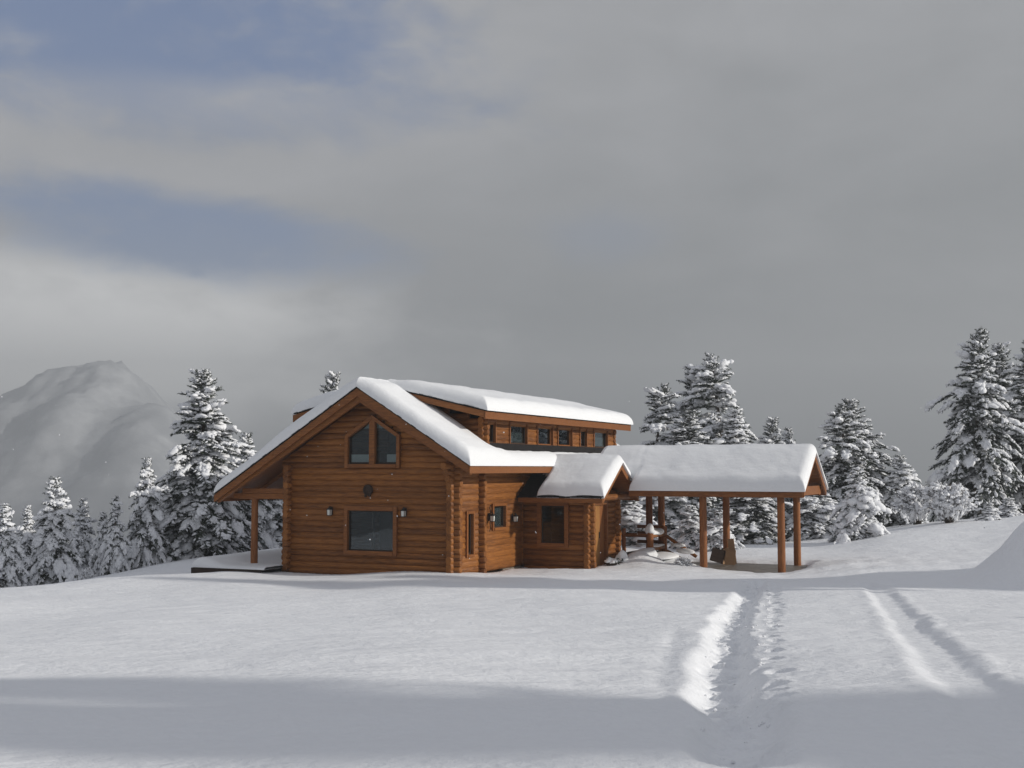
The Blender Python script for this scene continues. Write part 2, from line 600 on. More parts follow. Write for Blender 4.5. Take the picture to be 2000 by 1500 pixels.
def ground_z(X, Y, fine=True):
    X, Y = np.asarray(X, float), np.asarray(Y, float)
    z = base_ground(X, Y)
    near = 1 - sstep(np.hypot(X, Y - 20), 35, 60)
    z = z + near * (0.05 * w_big(X, Y))
    # heap at the right and its ridge running out of the picture
    hx, hy = X - HEAP[0], Y - HEAP[1]
    q = np.hypot(hx / np.where(hx < 0, 3.3, 9.0), hy / 3.6)
    z = z + 2.25 * (1 - sstep(q, 0.0, 1.0)) * (1 + 0.10 * w_mid(X, Y) + 0.05 * w_mid(X * 2.1, Y * 2.1))
    # trampled snow behind the drive
    tr = np.exp(-(((X - 11.5) / 5.0) ** 2 + ((Y - 38) / 4.5) ** 2))
    z = z + tr * (0.055 * w_mid(X * 0.5, Y * 1.2) + 0.03 * w_sml(X * 0.4, Y * 0.7))
    if not fine:
        return z
    z = z + near * (0.014 * w_mid(X * 0.45, Y) + 0.008 * w_mid(X, Y) + 0.0025 * w_sml(X * 0.6, Y))
    m = (X > -2) & (X < 9) & (Y > 3) & (Y < 36)
    if m.any():
        x, y = X[m], Y[m]
        dz = np.zeros(x.shape)
        d, arc = polyline_dist(x, y, PATH)
        edge = 0.010 * w_sml(x * 0.8, y * 0.8) + 0.03 * w_mid(x, y)
        a = np.abs(d + 0.06 * w_mid(x * 0.7, y * 0.7)) + edge
        dz -= 0.15 * (1 - sstep(a, 0.09, 0.37)) * (1 + 0.06 * w_sml(x * 1.1, y * 1.1))
        dz += 0.004 * np.exp(-((a - 0.40) / 0.10) ** 2) * (1 + w_sml(x, y))
        ds, _ = polyline_dist(x, y, STEPS)
        k = np.exp(-(ds / 0.30) ** 2)
        dz += k * (-0.035 + 0.016 * w_sml(x * 0.7, y * 0.7))
        for fx, fy, fw, fl, fd, fa in foot:
            cx, cy = x - fx, y - fy
            near_m = (np.abs(cx) < 0.4) & (np.abs(cy) < 0.4)
            if not near_m.any():
                continue
            c, s_ = math.cos(fa), math.sin(fa)
            u = (c * cx[near_m] + s_ * cy[near_m]) / fw
            v = (-s_ * cx[near_m] + c * cy[near_m]) / fl
            qq = np.hypot(u, v)
            dz[near_m] += -fd * (1 - sstep(qq, 0.6, 1.15)) + 0.012 * np.exp(-((qq - 1.35) / 0.25) ** 2)
        d, _ = polyline_dist(x, y, RUT)
        d = d + 0.03 * w_mid(x * 0.6, y * 0.6)
        dl = -d                                    # positive to the right seen from the camera
        e = 0.03 * w_sml(x * 0.7, y * 0.7)
        dz -= 0.06 * (1 - sstep(np.abs(d) + e * np.where(d > 0, 1.0, 0.3), 0.12, 0.36))
        dz += 0.007 * np.exp(-((np.abs(d) - 0.40) / 0.09) ** 2) * (1 + 1.6 * w_sml(x * 0.9, y * 0.9))
        d, _ = polyline_dist(x, y, FAINT)
        dz -= 0.014 * np.exp(-(d / 0.13) ** 2) * (1 + 0.6 * w_sml(x, y))
        z[m] += dz
    return z


def axis(fine0, fine1, step, mids, far, ratio):
    c = list(np.arange(fine0, fine1, step))
    for end, st in mids[1]:
        while c[-1] < end:
            c.append(c[-1] + st)
    s = mids[1][-1][1]
    while c[-1] < far[1]:
        s *= ratio
        c.append(c[-1] + s)
    lo = []
    p = c[0]
    for end, st in mids[0]:
        while p > end:
            p -= st
            lo.append(p)
    s = mids[0][-1][1]
    while p > far[0]:
        s *= ratio
        p -= s
        lo.append(p)
    return np.array(lo[::-1] + c)


def build_ground():
    xs = axis(0.5, 8.5, 0.045, ([(-12, 0.11), (-24, 0.3)], [(16, 0.12), (26, 0.3)]), (-1500, 1500), 1.22)
    ys = axis(5.0, 22.0, 0.055, ([(3, 0.1), (-6, 0.6)], [(38, 0.11), (54, 0.3)]), (-500, 1700), 1.22)
    X, Y = np.meshgrid(xs, ys)
    Z = ground_z(X, Y)
    # hollow under the paved floor of the carport and under the house
    nx, ny = len(xs), len(ys)
    V = np.stack([X, Y, Z], -1).reshape(-1, 3)
    i = np.arange(ny - 1)[:, None] * nx + np.arange(nx - 1)[None]
    Fq = np.stack([i, i + 1, i + nx + 1, i + nx], -1).reshape(-1, 4)
    o = obj('snow_ground', new_mesh('snow_ground', V, Fq, 'ground_snow', True))
    o['kind'] = 'structure'
    return o


# house frame: local x = right along the gable wall, local y = back along the ridge
TH = math.radians(24.5)
C0 = np.array([-1.718, 35.842, 0.0])
E2 = np.array([math.cos(TH), -math.sin(TH), 0])
E1 = np.array([math.sin(TH), math.cos(TH), 0])


def W(x, y, z=0.0):
    return C0 + x * E2 + y * E1 + np.array([0, 0, z])


def to_local(X, Y):
    dx, dy = X - C0[0], Y - C0[1]
    return dx * E2[0] + dy * E2[1], dx * E1[0] + dy * E1[1]


# keep the carport floor, the terrace and the inside of the house clear of snow
_gz = ground_z


def ground_z(X, Y, fine=True):
    z = _gz(X, Y, fine)
    lx, ly = to_local(np.asarray(X, float), np.asarray(Y, float))

    def inside(x0, x1, y0, y1, m):
        d = np.minimum(np.minimum(lx - x0, x1 - lx), np.minimum(ly - y0, y1 - ly))
        return sstep(d, -m, 0.0)
    jag = 0.16 * w_mid(lx * 2, ly * 2)
    k = inside(3.9, 8.2, 6.9 , 10.0, 0.35 + jag * 0.9)
    z = z * (1 - k) + np.minimum(z, -0.36) * k
    k = inside(-5.6, -0.05, 0.1, 13.5, 0.15)
    z = z * (1 - k) + np.minimum(z, -0.5) * k
    k = inside(-0.1, 2.3, 4.95, 7.3, 0.12)
    z = z * (1 - k) + np.minimum(z, -0.5) * k
    # drift in front of the entrance and the steps
    z = z + 0.42 * np.exp(-(((lx - 3.5) / 0.75) ** 2 + ((ly - 7.1) / 1.0) ** 2) ** 1.5) * (1 + 0.12 * w_mid(X, Y))
    z = z + 0.10 * np.exp(-(((lx - 1.6) / 1.5) ** 2 + ((ly - 3.6) / 0.5) ** 2))
    z = z + 0.32 * np.exp(-(((lx + 7.5) / 2.0) ** 2 + ((ly - 8.5) / 2.5) ** 2))
    z = z - 0.10 * np.exp(-(((lx + 8.3) / 0.8) ** 2 + ((ly + 1.6) / 0.8) ** 2))
    return z


build_ground()


def build_hills():
    """far mountainside beyond the valley on the left, seen through mist"""
    xs = np.linspace(-1500, 1200, 420)
    ys = np.linspace(500, 1750, 200)
    X, Y = np.meshgrid(xs, ys)
    wv1, wv2, wv3 = waves(11, 520), waves(12, 150), waves(13, 42, 14)
    az = X / Y
    TA, TB = ([-1.4, -0.62, -0.52, -0.44, -0.39, -0.345, -0.310, -0.288, -0.262, -0.22, -0.14], [60, 95, 120, 160, 196, 212, 215, 190, 135, 80, 0])
    ta = np.linspace(-1.5, 0.9, 1200)
    tk = np.interp(ta, TA, TB)
    ker = np.hanning(51)
    tk = np.convolve(np.pad(tk, 25, 'edge'), ker / ker.sum(), 'valid')
    top = np.interp(az, ta, tk)
    ridge = top * np.exp(-((Y - 1350 - 60 * wv2(X, 0 * Y)) / (300 + 70 * wv2(X + 300, Y * 0.3))) ** 2)
    k = ridge / 200
    Z = -95 + ridge + 8 * wv1(X, Y) + 9 * wv2(X, Y) * k + 4 * wv3(X * 0.5, Y * 0.4) * k + 2.5 * wv3(X * 2.1, Y * 1.6) * k + 2 * wv3(X * 5.1, Y * 4.1) * k
    nx, ny = len(xs), len(ys)
    V = np.stack([X, Y, Z], -1).reshape(-1, 3)
    i = np.arange(ny - 1)[:, None] * nx + np.arange(nx - 1)[None]
    Fq = np.stack([i, i + 1, i + nx + 1, i + nx], -1).reshape(-1, 4)
    o = obj('hills', new_mesh('hills', V, Fq, 'hazed_forest_slope', True))
    o['kind'] = 'structure'


build_hills()

# ------------------------------------------------------------------ the log house
house = bpy.data.objects.new('log_house', None)
COL.objects.link(house)
house.location = tuple(C0)
house.rotation_euler = (0, 0, -TH)
tag(house, 'two storey orange log house with thick snow on its gabled roof', 'house')

PITCH_R = 0.62
RX, RZ = -2.82, 5.39           # ridge of the main roof
XL, XR = -7.95, 0.87           # eaves
YF, YB = -0.72, 14.6
WALL_W, WALL_L = -5.65, 13.6
LOGR, LOGP = 0.105, 0.178


def roof_z(x):
    return RZ - PITCH_R * abs(x - RX)


def part(name, parent=house):
    o = bpy.data.objects.new(name, None)
    COL.objects.link(o)
    o.parent = parent
    return o


def log_mesh(a0, a1, r, squash=0.93, cut0=0.0, cut1=0.0):
    """log along local x; cut0/cut1 slope its ends (dx per dz) to follow a roof"""
    n = 14
    rings = []
    for a, c, inset in ((a0, cut0, 0.82), (a0 + 0.02, cut0, 1.0), (a1 - 0.02, cut1, 1.0), (a1, cut1, 0.82)):
        ring = []
        for i in range(n):
            t = 2 * math.pi * (i + 0.5) / n
            y, z = r * squash * math.cos(t) * inset, r * math.sin(t) * inset
            ring.append((a + c * z, y, z))
        rings.append(ring)
    v = [p for rg in rings for p in rg]
    f = []
    for k in range(3):
        for i in range(n):
            j = (i + 1) % n
            f.append((k * n + i, k * n + j, (k + 1) * n + j, (k + 1) * n + i))
    f.append(tuple(reversed(range(n))))
    f.append(tuple(3 * n + i for i in range(n)))
    me = new_mesh('log', v, f, 'log_wood')
    sm = [True] * (3 * n) + [False, False]
    me.polygons.foreach_set('use_smooth', sm)
    return me


rl = random.Random(3)


def log_wall(wall, direction, fixed, a0, a1, zc0, count, openings=(), clip=None, pitch=LOGP, r=LOGR, sq=0.93):
    """courses of logs; every log (or piece between openings) is an object of its own"""
    for k in range(count):
        z = zc0 + k * pitch
        lo, hi = a0, a1
        c0 = c1 = 0.0
        if clip:
            res = clip(z, lo, hi)
            if res is None:
                continue
            lo, hi, c0, c1 = res
        spans = [(lo, hi, c0, c1)]
        for (oa, ob, oz0, oz1) in openings:
            if z + 0.02 > oz0 and z - 0.02 < oz1:
                ns = []
                for (s, e, q0, q1) in spans:
                    if ob <= s or oa >= e:
                        ns.append((s, e, q0, q1))
                        continue
                    if oa > s:
                        ns.append((s, oa, q0, 0.0))
                    if ob < e:
                        ns.append((ob, e, 0.0, q1))
                spans = ns
        for (s, e, q0, q1) in spans:
            if e - s < 0.06:
                continue
            j0, j1 = rl.uniform(-0.018, 0.018), rl.uniform(-0.018, 0.018)
            rr = r * rl.uniform(0.98, 1.025)
            if direction == 'x':
                obj('log', log_mesh(s + j0, e + j1, rr, sq, cut0=q0, cut1=q1), wall, (0, fixed, z))
            else:
                obj('log', log_mesh(s + j0, e + j1, rr, sq, cut0=q0, cut1=q1), wall, (fixed, 0, z), (0, 0, math.pi / 2))


# window openings (a0, a1, z0, z1)
WIN_LOW = (-3.52, -1.88, 0.523, 1.769)
gable_wall = part('gable_wall')
UPW = dict(x0=-3.60, x1=-1.70, z0=3.02, zs=4.00, za=4.60, xc=-2.65)


def up_open(z):
    """half width of the five sided upper window at height z"""
    if z < UPW['z0'] or z > UPW['za']:
        return None
    if z <= UPW['zs']:
        return UPW['x0'], UPW['x1']
    t = (z - UPW['zs']) / (UPW['za'] - UPW['zs'])
    return UPW['x0'] + (UPW['xc'] - UPW['x0']) * t, UPW['x1'] + (UPW['xc'] - UPW['x1']) * t


Z0 = -0.10
zc = Z0
k = 0
while zc < 5.05:
    lo, hi, q0, q1 = WALL_W - 0.24, 0.27, 0.0, 0.0
    top = RZ - 0.24
    if zc > 2.62:
        hi2 = RX + (top - zc) / PITCH_R
        lo2 = RX - (top - zc) / PITCH_R
        if hi2 < hi:
            hi, q1 = hi2, -1 / PITCH_R
        if lo2 < lo:
            pass
        if lo2 > lo:
            lo, q0 = lo2, 1 / PITCH_R
    ops = [WIN_LOW]
    u = up_open(zc)
    if u:
        ops.append((u[0], u[1], zc - 0.01, zc + 0.01))
    log_wall(gable_wall, 'x', 0.0, lo, hi, zc, 1, ops, r=0.111, clip=(lambda z, a, b, q0=q0, q1=q1: (a, b, q0, q1)))
    zc += LOGP
    k += 1

side_wall = part('side_wall')
SLOT = (0.68, 1.12, 0.434, 1.68)
SIDEW = (2.47, 3.42, 1.146, 1.858)
log_wall(side_wall, 'y', 0.0, -0.26, 4.75, Z0 + LOGP / 2, 19, [SLOT, SIDEW], r=0.135, sq=0.72)
log_wall(side_wall, 'y', 0.0, 4.75, WALL_L + 0.2, Z0 + LOGP / 2, 19, r=0.135, sq=0.72)
# long wall plates that carry the front overhang
for j, (yy, zz) in enumerate(((-0.62, 3.12), (-0.48, 2.94), (-0.36, 2.76))):
    obj('log', log_mesh(yy, 0.3, LOGR), side_wall, (0, 0, zz - 0.05), (0, 0, math.pi / 2))
cross_wall = part('cross_wall')
log_wall(cross_wall, 'x', 1.63, -0.6, 0.28, Z0, 17, pitch=LOGP)
left_wall = part('left_wall')
log_wall(left_wall, 'y', WALL_W, -0.26, WALL_L + 0.2, Z0 + LOGP / 2, 18)
rear_wall = part('rear_wall')
log_wall(rear_wall, 'x', WALL_L, WALL_W - 0.2, 0.2, Z0, 17, [(-4.4, -1.2, 0.6, 2.0)])

# dormer: long low storey rising through the roof
DX, DZ, DP = 0.55, 4.72, 0.235          # fascia edge, height there, pitch
DYF, DYB = 0.95, 14.1
dormer_wall = part('dormer_wall')
DWIN = [(2.03, 2.70, 3.714, 4.386), (3.76, 5.14, 3.714, 4.386), (5.98, 7.34, 3.714, 4.386), (7.78, 9.14, 3.714, 4.386),
        (9.90, 10.60, 3.714, 4.386), (11.34, 12.82, 3.714, 4.386)]
log_wall(dormer_wall, 'y', 0.0, 1.80, WALL_L + 0.15, 3.63, 6, DWIN, pitch=0.168, r=0.125, sq=0.75)
log_wall(dormer_wall, 'x', 1.97, -2.3, 0.20, 3.60, 8, pitch=0.168, r=0.1,
         clip=lambda z, a, b: (max(a, RX + (RZ - z) / PITCH_R - 0.5), min(b, DX - 0.35 if z < 4.45 else (DX - 0.1) - (z - 4.40) / DP), 0, 0))
log_wall(dormer_wall, 'y', WALL_W, 1.80, WALL_L + 0.15, 3.63, 6, pitch=0.168, r=0.1)
log_wall(dormer_wall, 'x', 1.97, WALL_W - 0.2, -3.3, 3.60, 8, pitch=0.168, r=0.1,
         clip=lambda z, a, b: (a if z < 4.45 else 2 * RX - (DX - 0.1) + (z - 4.40) / DP, b, 0, 0))
log_wall(dormer_wall, 'x', WALL_L, WALL_W, 0.15, 2.9, 10, pitch=0.168, r=0.1)


# ---- windows
def window_x(name, y, a0, a1, z0, z1, parent=house, mull=(), fw=0.10, proud=0.06, curtain=None, sign=-1):
    """window in a wall that runs along x, seen from -y"""
    w = part(name, parent)
    yo, yi = y - 0.10 - proud, y - 0.02
    e = 0.012
    MB().box(a0 - fw, a0 + e, yo, yi, z0 - fw, z1 + fw).build('jamb', 'trim_wood', w, 0.008)
    MB().box(a1 - e, a1 + fw, yo, yi, z0 - fw, z1 + fw).build('jamb', 'trim_wood', w, 0.008)
    MB().box(a0 + e, a1 - e, yo - 0.01, yi, z1 - e, z1 + fw - 0.004).build('lintel', 'trim_wood', w, 0.008)
    MB().box(a0 + e, a1 - e, yo - 0.02, yi, z0 - fw + 0.004, z0 + e).build('sill', 'trim_wood', w, 0.008)
    sash = MB()
    s = 0.035
    ya, yb = y - 0.055, y - 0.015
    sash.box(a0 + e, a0 + e + s, ya, yb, z0 + e, z1 - e).box(a1 - e - s, a1 - e, ya, yb, z0 + e, z1 - e)
    sash.box(a0 + e + s, a1 - e - s, ya, yb, z0 + e, z0 + e + s).box(a0 + e + s, a1 - e - s, ya, yb, z1 - e - s, z1 - e)
    for mm in mull:
        sash.box(mm - 0.025, mm + 0.025, ya, yb, z0 + e + s, z1 - e - s)
    sash.build('sash', 'dark_wood', w)
    edges = [a0 + e + s] + list(mull) + [a1 - e - s]
    for p, q in zip(edges[:-1], edges[1:]):
        MB().box(p, q, y - 0.038, y - 0.030, z0 + e + s, z1 - e - s).build('pane', 'glass', w)
    if curtain:
        for (p, q, c0, c1) in curtain:
            MB().box(p, q, y + 0.14, y + 0.15, c0, c1).build('curtain', 'curtain', w)
    return w


def window_y(name, x, a0, a1, z0, z1, parent=house, fw=0.08, proud=0.05, curtain=None, sash_mat='dark_wood', mull=()):
    """window in a wall that runs along y, seen from +x"""
    w = part(name, parent)
    xo, xi = x + 0.10 + proud, x + 0.02
    e = 0.012
    MB().box(xi, xo, a0 - fw, a0 + e, z0 - fw, z1 + fw).build('jamb', 'trim_wood', w, 0.008)
    MB().box(xi, xo, a1 - e, a1 + fw, z0 - fw, z1 + fw).build('jamb', 'trim_wood', w, 0.008)
    MB().box(xi, xo + 0.01, a0 + e, a1 - e, z1 - e, z1 + fw - 0.004).build('lintel', 'trim_wood', w, 0.008)
    MB().box(xi, xo + 0.02, a0 + e, a1 - e, z0 - fw + 0.004, z0 + e).build('sill', 'trim_wood', w, 0.008)
    sash = MB()
    s = 0.04
    xa, xb = x + 0.01, x + 0.05
    sash.box(xa, xb, a0 + e, a0 + e + s, z0 + e, z1 - e).box(xa, xb, a1 - e - s, a1 - e, z0 + e, z1 - e)
    sash.box(xa, xb, a0 + e + s, a1 - e - s, z0 + e, z0 + e + s).box(xa, xb, a0 + e + s, a1 - e - s, z1 - e - s, z1 - e)
    for mm in mull:
        sash.box(xa, xb, mm - 0.03, mm + 0.03, z0 + e + s, z1 - e - s)
    sash.build('sash', sash_mat, w)
    edges = [a0 + e + s] + list(mull) + [a1 - e - s]
    for p, q in zip(edges[:-1], edges[1:]):
        MB().box(x + 0.026, x + 0.034, p, q, z0 + e + s, z1 - e - s).build('pane', 'glass', w)
    if curtain:
        for (p, q, c0, c1) in curtain:
            MB().box(x - 0.012, x - 0.004, p, q, c0, c1).build('curtain', 'curtain', w)
    return w


lw = window_x('window', 0.0, -3.50, -1.90, 0.535, 1.757, fw=0.115)
MB().box(-2.73, -2.67, 0.06, 0.10, 0.5, 1.8).build('inner_post', 'dark_wood', lw)
# five sided upper window
uw = part('window')
fo, fi = -0.17, -0.02


def poly_inset(x0, x1, z0, zs, za, xc, d):
    L = math.hypot(za - zs, xc - x0)
    k = d * L / (xc - x0)
    sl = (za - zs) / (xc - x0)
    return dict(x0=x0 + d, x1=x1 - d, z0=z0 + d, zs=zs + sl * d - k, za=za - k, xc=xc)


O_, I_ = UPW, poly_inset(**UPW, d=0.11)
MB().box(O_['x0'], I_['x0'], fo, fi, O_['z0'], O_['zs']).build('jamb', 'trim_wood', uw, 0.008)
MB().box(I_['x1'], O_['x1'], fo, fi, O_['z0'], O_['zs']).build('jamb', 'trim_wood', uw, 0.008)
MB().box(I_['x0'], I_['x1'], fo - 0.02, fi, O_['z0'] + 0.004, I_['z0']).build('sill', 'trim_wood', uw, 0.008)
MB().prism([(O_['x0'], O_['zs']), (I_['x0'], O_['zs']), (I_['x0'], I_['zs']), (I_['xc'], I_['za']), (O_['xc'], O_['za'])][::-1], 'y', fo - 0.012, fi).build('lintel', 'trim_wood', uw, 0.006)
MB().prism([(O_['x1'], O_['zs']), (I_['x1'], O_['zs']), (I_['x1'], I_['zs']), (I_['xc'], I_['za']), (O_['xc'], O_['za'])], 'y', fo - 0.012, fi).build('lintel', 'trim_wood', uw, 0.006)
MB().prism([(-2.745, I_['z0']), (-2.555, I_['z0']), (-2.555, I_['za'] - 0.06), (-2.65, I_['za'] - 0.005), (-2.745, I_['za'] - 0.06)], 'y', fo + 0.004, fi).build('mullion', 'trim_wood', uw, 0.006)
for sgn_, xa, xb in ((1, I_['x0'], -2.745), (-1, I_['x1'], -2.555)):
    zt = I_['zs'] + (I_['za'] - I_['zs']) * abs(xb - xa) / abs(I_['xc'] - xa)
    pl = [(xa, I_['z0']), (xb, I_['z0']), (xb, zt), (xa, I_['zs'])]
    if sgn_ < 0:
        pl = pl[::-1]
    MB().prism(pl, 'y', -0.045, -0.037).build('pane', 'glass', uw)
    s = 0.04
    q = MB()
    q.box(min(xa, xa + sgn_ * s), max(xa, xa + sgn_ * s), -0.07, -0.03, I_['z0'], I_['zs'])
    q.box(min(xa + sgn_ * s, xb), max(xa + sgn_ * s, xb), -0.07, -0.03, I_['z0'], I_['z0'] + 0.05)
    q.build('sash', 'dark_wood', uw)
# pale panels added behind the glass for its bright patches and pale top reflection
MB().box(-3.44, -2.78, -0.028, -0.012, 3.19, 3.42).build('bright_pane_patch', 'bright_pane_patch', uw)
MB().box(-2.20, -1.82, -0.028, -0.012, 3.19, 3.42).build('bright_pane_patch', 'bright_pane_patch', uw)
MB().prism([(-3.02, 4.20), (-2.28, 4.20), (-2.60, 4.46), (-2.70, 4.46)], 'y', -0.028, -0.014).build('top_reflection', 'curtain', uw)

window_y('window', 0.0, 0.71, 1.09, 0.45, 1.67, fw=0.07)
window_y('window', 0.0, 2.50, 3.39, 1.16, 1.845, fw=0.08, curtain=[(2.5, 3.4, 1.1, 1.9)])
for i, (a, b_, z0, z1) in enumerate(DWIN):
    cur = {1: [(a + 0.12, b_ - 0.1, 3.8, 4.16)], 5: [(a + 0.1, b_ - 0.1, 3.8, 4.18)], 2: [(a + 0.15, a + 0.32, 3.8, 4.4)], 3: [(a + 0.12, a + 0.30, 3.8, 4.4)]}.get(i)
    window_y('window', -0.02, a + 0.02, b_ - 0.02, z0 + 0.07, z1 + 0.07, fw=0.055, proud=0.045, curtain=cur,
             sash_mat='trim_wood' if i in (2, 3) else 'dark_wood')

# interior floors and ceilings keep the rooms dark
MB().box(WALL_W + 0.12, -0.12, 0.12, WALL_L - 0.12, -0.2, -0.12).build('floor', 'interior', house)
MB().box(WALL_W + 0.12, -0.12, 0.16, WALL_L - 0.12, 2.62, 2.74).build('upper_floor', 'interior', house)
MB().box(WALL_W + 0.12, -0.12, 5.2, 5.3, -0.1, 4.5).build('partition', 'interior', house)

# stone plinth under the side wall
pl = part('plinth')
rs = random.Random(8)
yq = 3.30
while yq < 4.70:
    wd = min(rs.uniform(0.22, 0.38), 4.76 - yq)
    MB().box(-0.09, 0.05 + rs.uniform(0, 0.03), yq + 0.012, yq + wd - 0.012, -0.55, -0.14 - rs.uniform(0, 0.02)).build('stone', 'stone', pl, 0.02)
    yq += wd

# ---- roofs
def slope_slab(x0, z0, x1, z1, y0, y1, t):
    """sheet between two edges that run along y; thickness t downwards"""
    return MB().prism([(x0, z0), (x1, z1), (x1, z1 - t), (x0, z0 - t)], 'y', y0, y1)


def shingle_tabs(edge, step, depth, drop, parent, name='shingle_edge', seed=0):
    """row of slate tabs whose butts show along an edge; edge = ((p0),(p1)) in 3-D, thrown out along depth vector"""
    r = random.Random(seed)
    p0, p1 = Vector(edge[0]), Vector(edge[1])
    L = (p1 - p0).length
    d = (p1 - p0).normalized()
    out = Vector(depth)
    q = MB()
    s = 0.0
    while s < L - 0.02:
        wd = min(step * r.uniform(0.85, 1.15), L - s)
        a, b_ = p0 + d * (s + 0.006), p0 + d * (s + wd - 0.006)
        jut = out * r.uniform(0.6, 1.15)
        up = Vector((0, 0, r.uniform(-0.006, 0.012)))
        base = len(q.v)
        dn = Vector((0, 0, -drop))
        pts = [a - out * 1.5, b_ - out * 1.5, b_ + jut + dn * 0.2, a + jut + dn * 0.2]
        q.v += [tuple(p + up + Vector((0, 0, 0.02))) for p in pts] + [tuple(p + up - Vector((0, 0, 0.012))) for p in pts]
        q.f += [tuple(base + i for i in f_) for f_ in ((0, 1, 2, 3), (7, 6, 5, 4), (0, 4, 5, 1), (1, 5, 6, 2), (2, 6, 7, 3), (3, 7, 4, 0))]
        s += wd
    return q.build(name, 'shingle', parent)


main_roof = part('main_roof')
T = 0.10
for xe in (XL, XR):
    slope_slab(RX, RZ, xe, roof_z(xe), YF + 0.03, YB - 0.03, 0.045).build('shingle_sheet', 'shingle', main_roof)
    slope_slab(RX, RZ - 0.047, xe, roof_z(xe) - 0.047, YF + 0.04, YB - 0.04, T).build('boarding', 'trim_wood', main_roof)
    # barge boards at front (outer and inner) and rear
    bh = 0.24
    MB().prism([(RX, RZ - 0.01), (xe, roof_z(xe) - 0.01), (xe, roof_z(xe) - 0.01 - bh + 0.02), (RX, RZ - 0.01 - bh)], 'y', YF - 0.03, YF + 0.028).build('barge_board', 'trim_wood', main_roof, 0.006)
    MB().prism([(RX, RZ - 0.16), (xe, roof_z(xe) - 0.16), (xe, roof_z(xe) - 0.28), (RX, RZ - 0.42)], 'y', YF + 0.10, YF + 0.22).build('rafter', 'trim_wood', main_roof, 0.006)
    MB().prism([(RX, RZ - 0.01), (xe, roof_z(xe) - 0.01), (xe, roof_z(xe) - bh), (RX, RZ - bh)], 'y', YB - 0.028, YB + 0.03).build('barge_board', 'trim_wood', main_roof)
    sx = 1 if xe > 0 else -1
    MB().box(min(xe, xe + sx * 0.05), max(xe, xe + sx * 0.05), YF - 0.02, YB + 0.02, roof_z(xe) - 0.245, roof_z(xe) - 0.03).build('fascia', 'trim_wood', main_roof, 0.006)
    shingle_tabs(((RX, YF - 0.03, RZ + 0.02), (xe, YF - 0.03, roof_z(xe) + 0.02)), 0.17, (0, -0.045, 0), 0.03, main_roof, seed=int(xe * 10))
shingle_tabs(((XR, YF, roof_z(XR) + 0.0), (XR, YB, roof_z(XR) + 0.0)), 0.2, (0.06, 0, -0.02), 0.02, main_roof, seed=4)
# rafters under the left overhang
for i in range(8):
    yy = 0.9 + i * 1.6
    MB().prism([(WALL_W, roof_z(WALL_W) - 0.16), (XL + 0.1, roof_z(XL + 0.1) - 0.16), (XL + 0.1, roof_z(XL + 0.1) - 0.28), (WALL_W, roof_z(WALL_W) - 0.30)], 'y', yy, yy + 0.09).build('rafter', 'trim_wood', main_roof)

dormer_roof = part('dormer_roof')
DRZ = DZ + DP * (DX - RX)


def droof_z(x):
    return DRZ - DP * abs(x - RX)


DXL = 2 * RX - DX
for xe in (DXL, DX):
    slope_slab(RX, DRZ, xe, DZ, DYF + 0.03, DYB - 0.03, 0.04).build('shingle_sheet', 'shingle', dormer_roof)
    slope_slab(RX, DRZ - 0.042, xe, DZ - 0.042, DYF + 0.04, DYB - 0.04, T).build('boarding', 'trim_wood', dormer_roof)
    MB().prism([(RX, DRZ - 0.01), (xe, DZ - 0.01), (xe, DZ - 0.20), (RX, DRZ - 0.2)], 'y', DYF - 0.03, DYF + 0.028).build('barge_board', 'trim_wood', dormer_roof, 0.006)
    MB().prism([(RX, DRZ - 0.01), (xe, DZ - 0.01), (xe, DZ - 0.20), (RX, DRZ - 0.2)], 'y', DYB - 0.028, DYB + 0.03).build('barge_board', 'trim_wood', dormer_roof, 0.006)
    sx = 1 if xe > 0 else -1
    MB().box(min(xe, xe + sx * 0.05), max(xe, xe + sx * 0.05), DYF - 0.02, DYB + 0.02, DZ - 0.245, DZ - 0.015).build('fascia', 'trim_wood', dormer_roof, 0.006)
    shingle_tabs(((RX, DYF - 0.03, DRZ + 0.02), (xe, DYF - 0.03, DZ + 0.02)), 0.17, (0, -0.045, 0), 0.03, dormer_roof, seed=31 + int(xe))
shingle_tabs(((DX + 0.04, DYF, DZ + 0.005), (DX + 0.04, DYB, DZ + 0.005)), 0.2, (0.045, 0, -0.01), 0.02, dormer_roof, seed=5)
# dark flashing between the dormer wall and the lower roof
MB().prism([(0.10, 3.79), (0.15, 3.79), (0.17, 3.60), (0.42, roof_z(0.42) + 0.012), (0.42, roof_z(0.42) - 0.02), (0.10, 3.5)], 'y', 2.0, WALL_L).build('flashing', 'shingle', dormer_roof)

# ---- entrance porch (a cross gable to the right)
PY0, PY1, PYR = 4.36, 7.84, 6.10
PRZ, PEZ = 3.17, 3.17 - PITCH_R * 1.74
PXE = 3.0
PWX = 2.35
porch = part('porch_roof')
for ye, s in ((PY0, -1), (PY1, 1)):
    MB().prism([(PYR, PRZ), (ye, PEZ), (ye, PEZ - 0.04), (PYR, PRZ - 0.04)], 'x', 0.06, PXE - 0.03).build('shingle_sheet', 'shingle', porch)
    MB().prism([(PYR, PRZ - 0.042), (ye, PEZ - 0.042), (ye, PEZ - 0.13), (PYR, PRZ - 0.13)], 'x', 0.12, PXE - 0.04).build('boarding', 'trim_wood', porch)
    MB().prism([(PYR, PRZ - 0.01), (ye, PEZ - 0.01), (ye, PEZ - 0.19), (PYR, PRZ - 0.2)], 'x', PXE - 0.028, PXE + 0.03).build('barge_board', 'trim_wood', porch, 0.006)
    MB().box(0.12, PXE + 0.02, min(ye, ye + s * 0.045), max(ye, ye + s * 0.045), PEZ - 0.17, PEZ - 0.02).build('fascia', 'trim_wood', porch, 0.006)
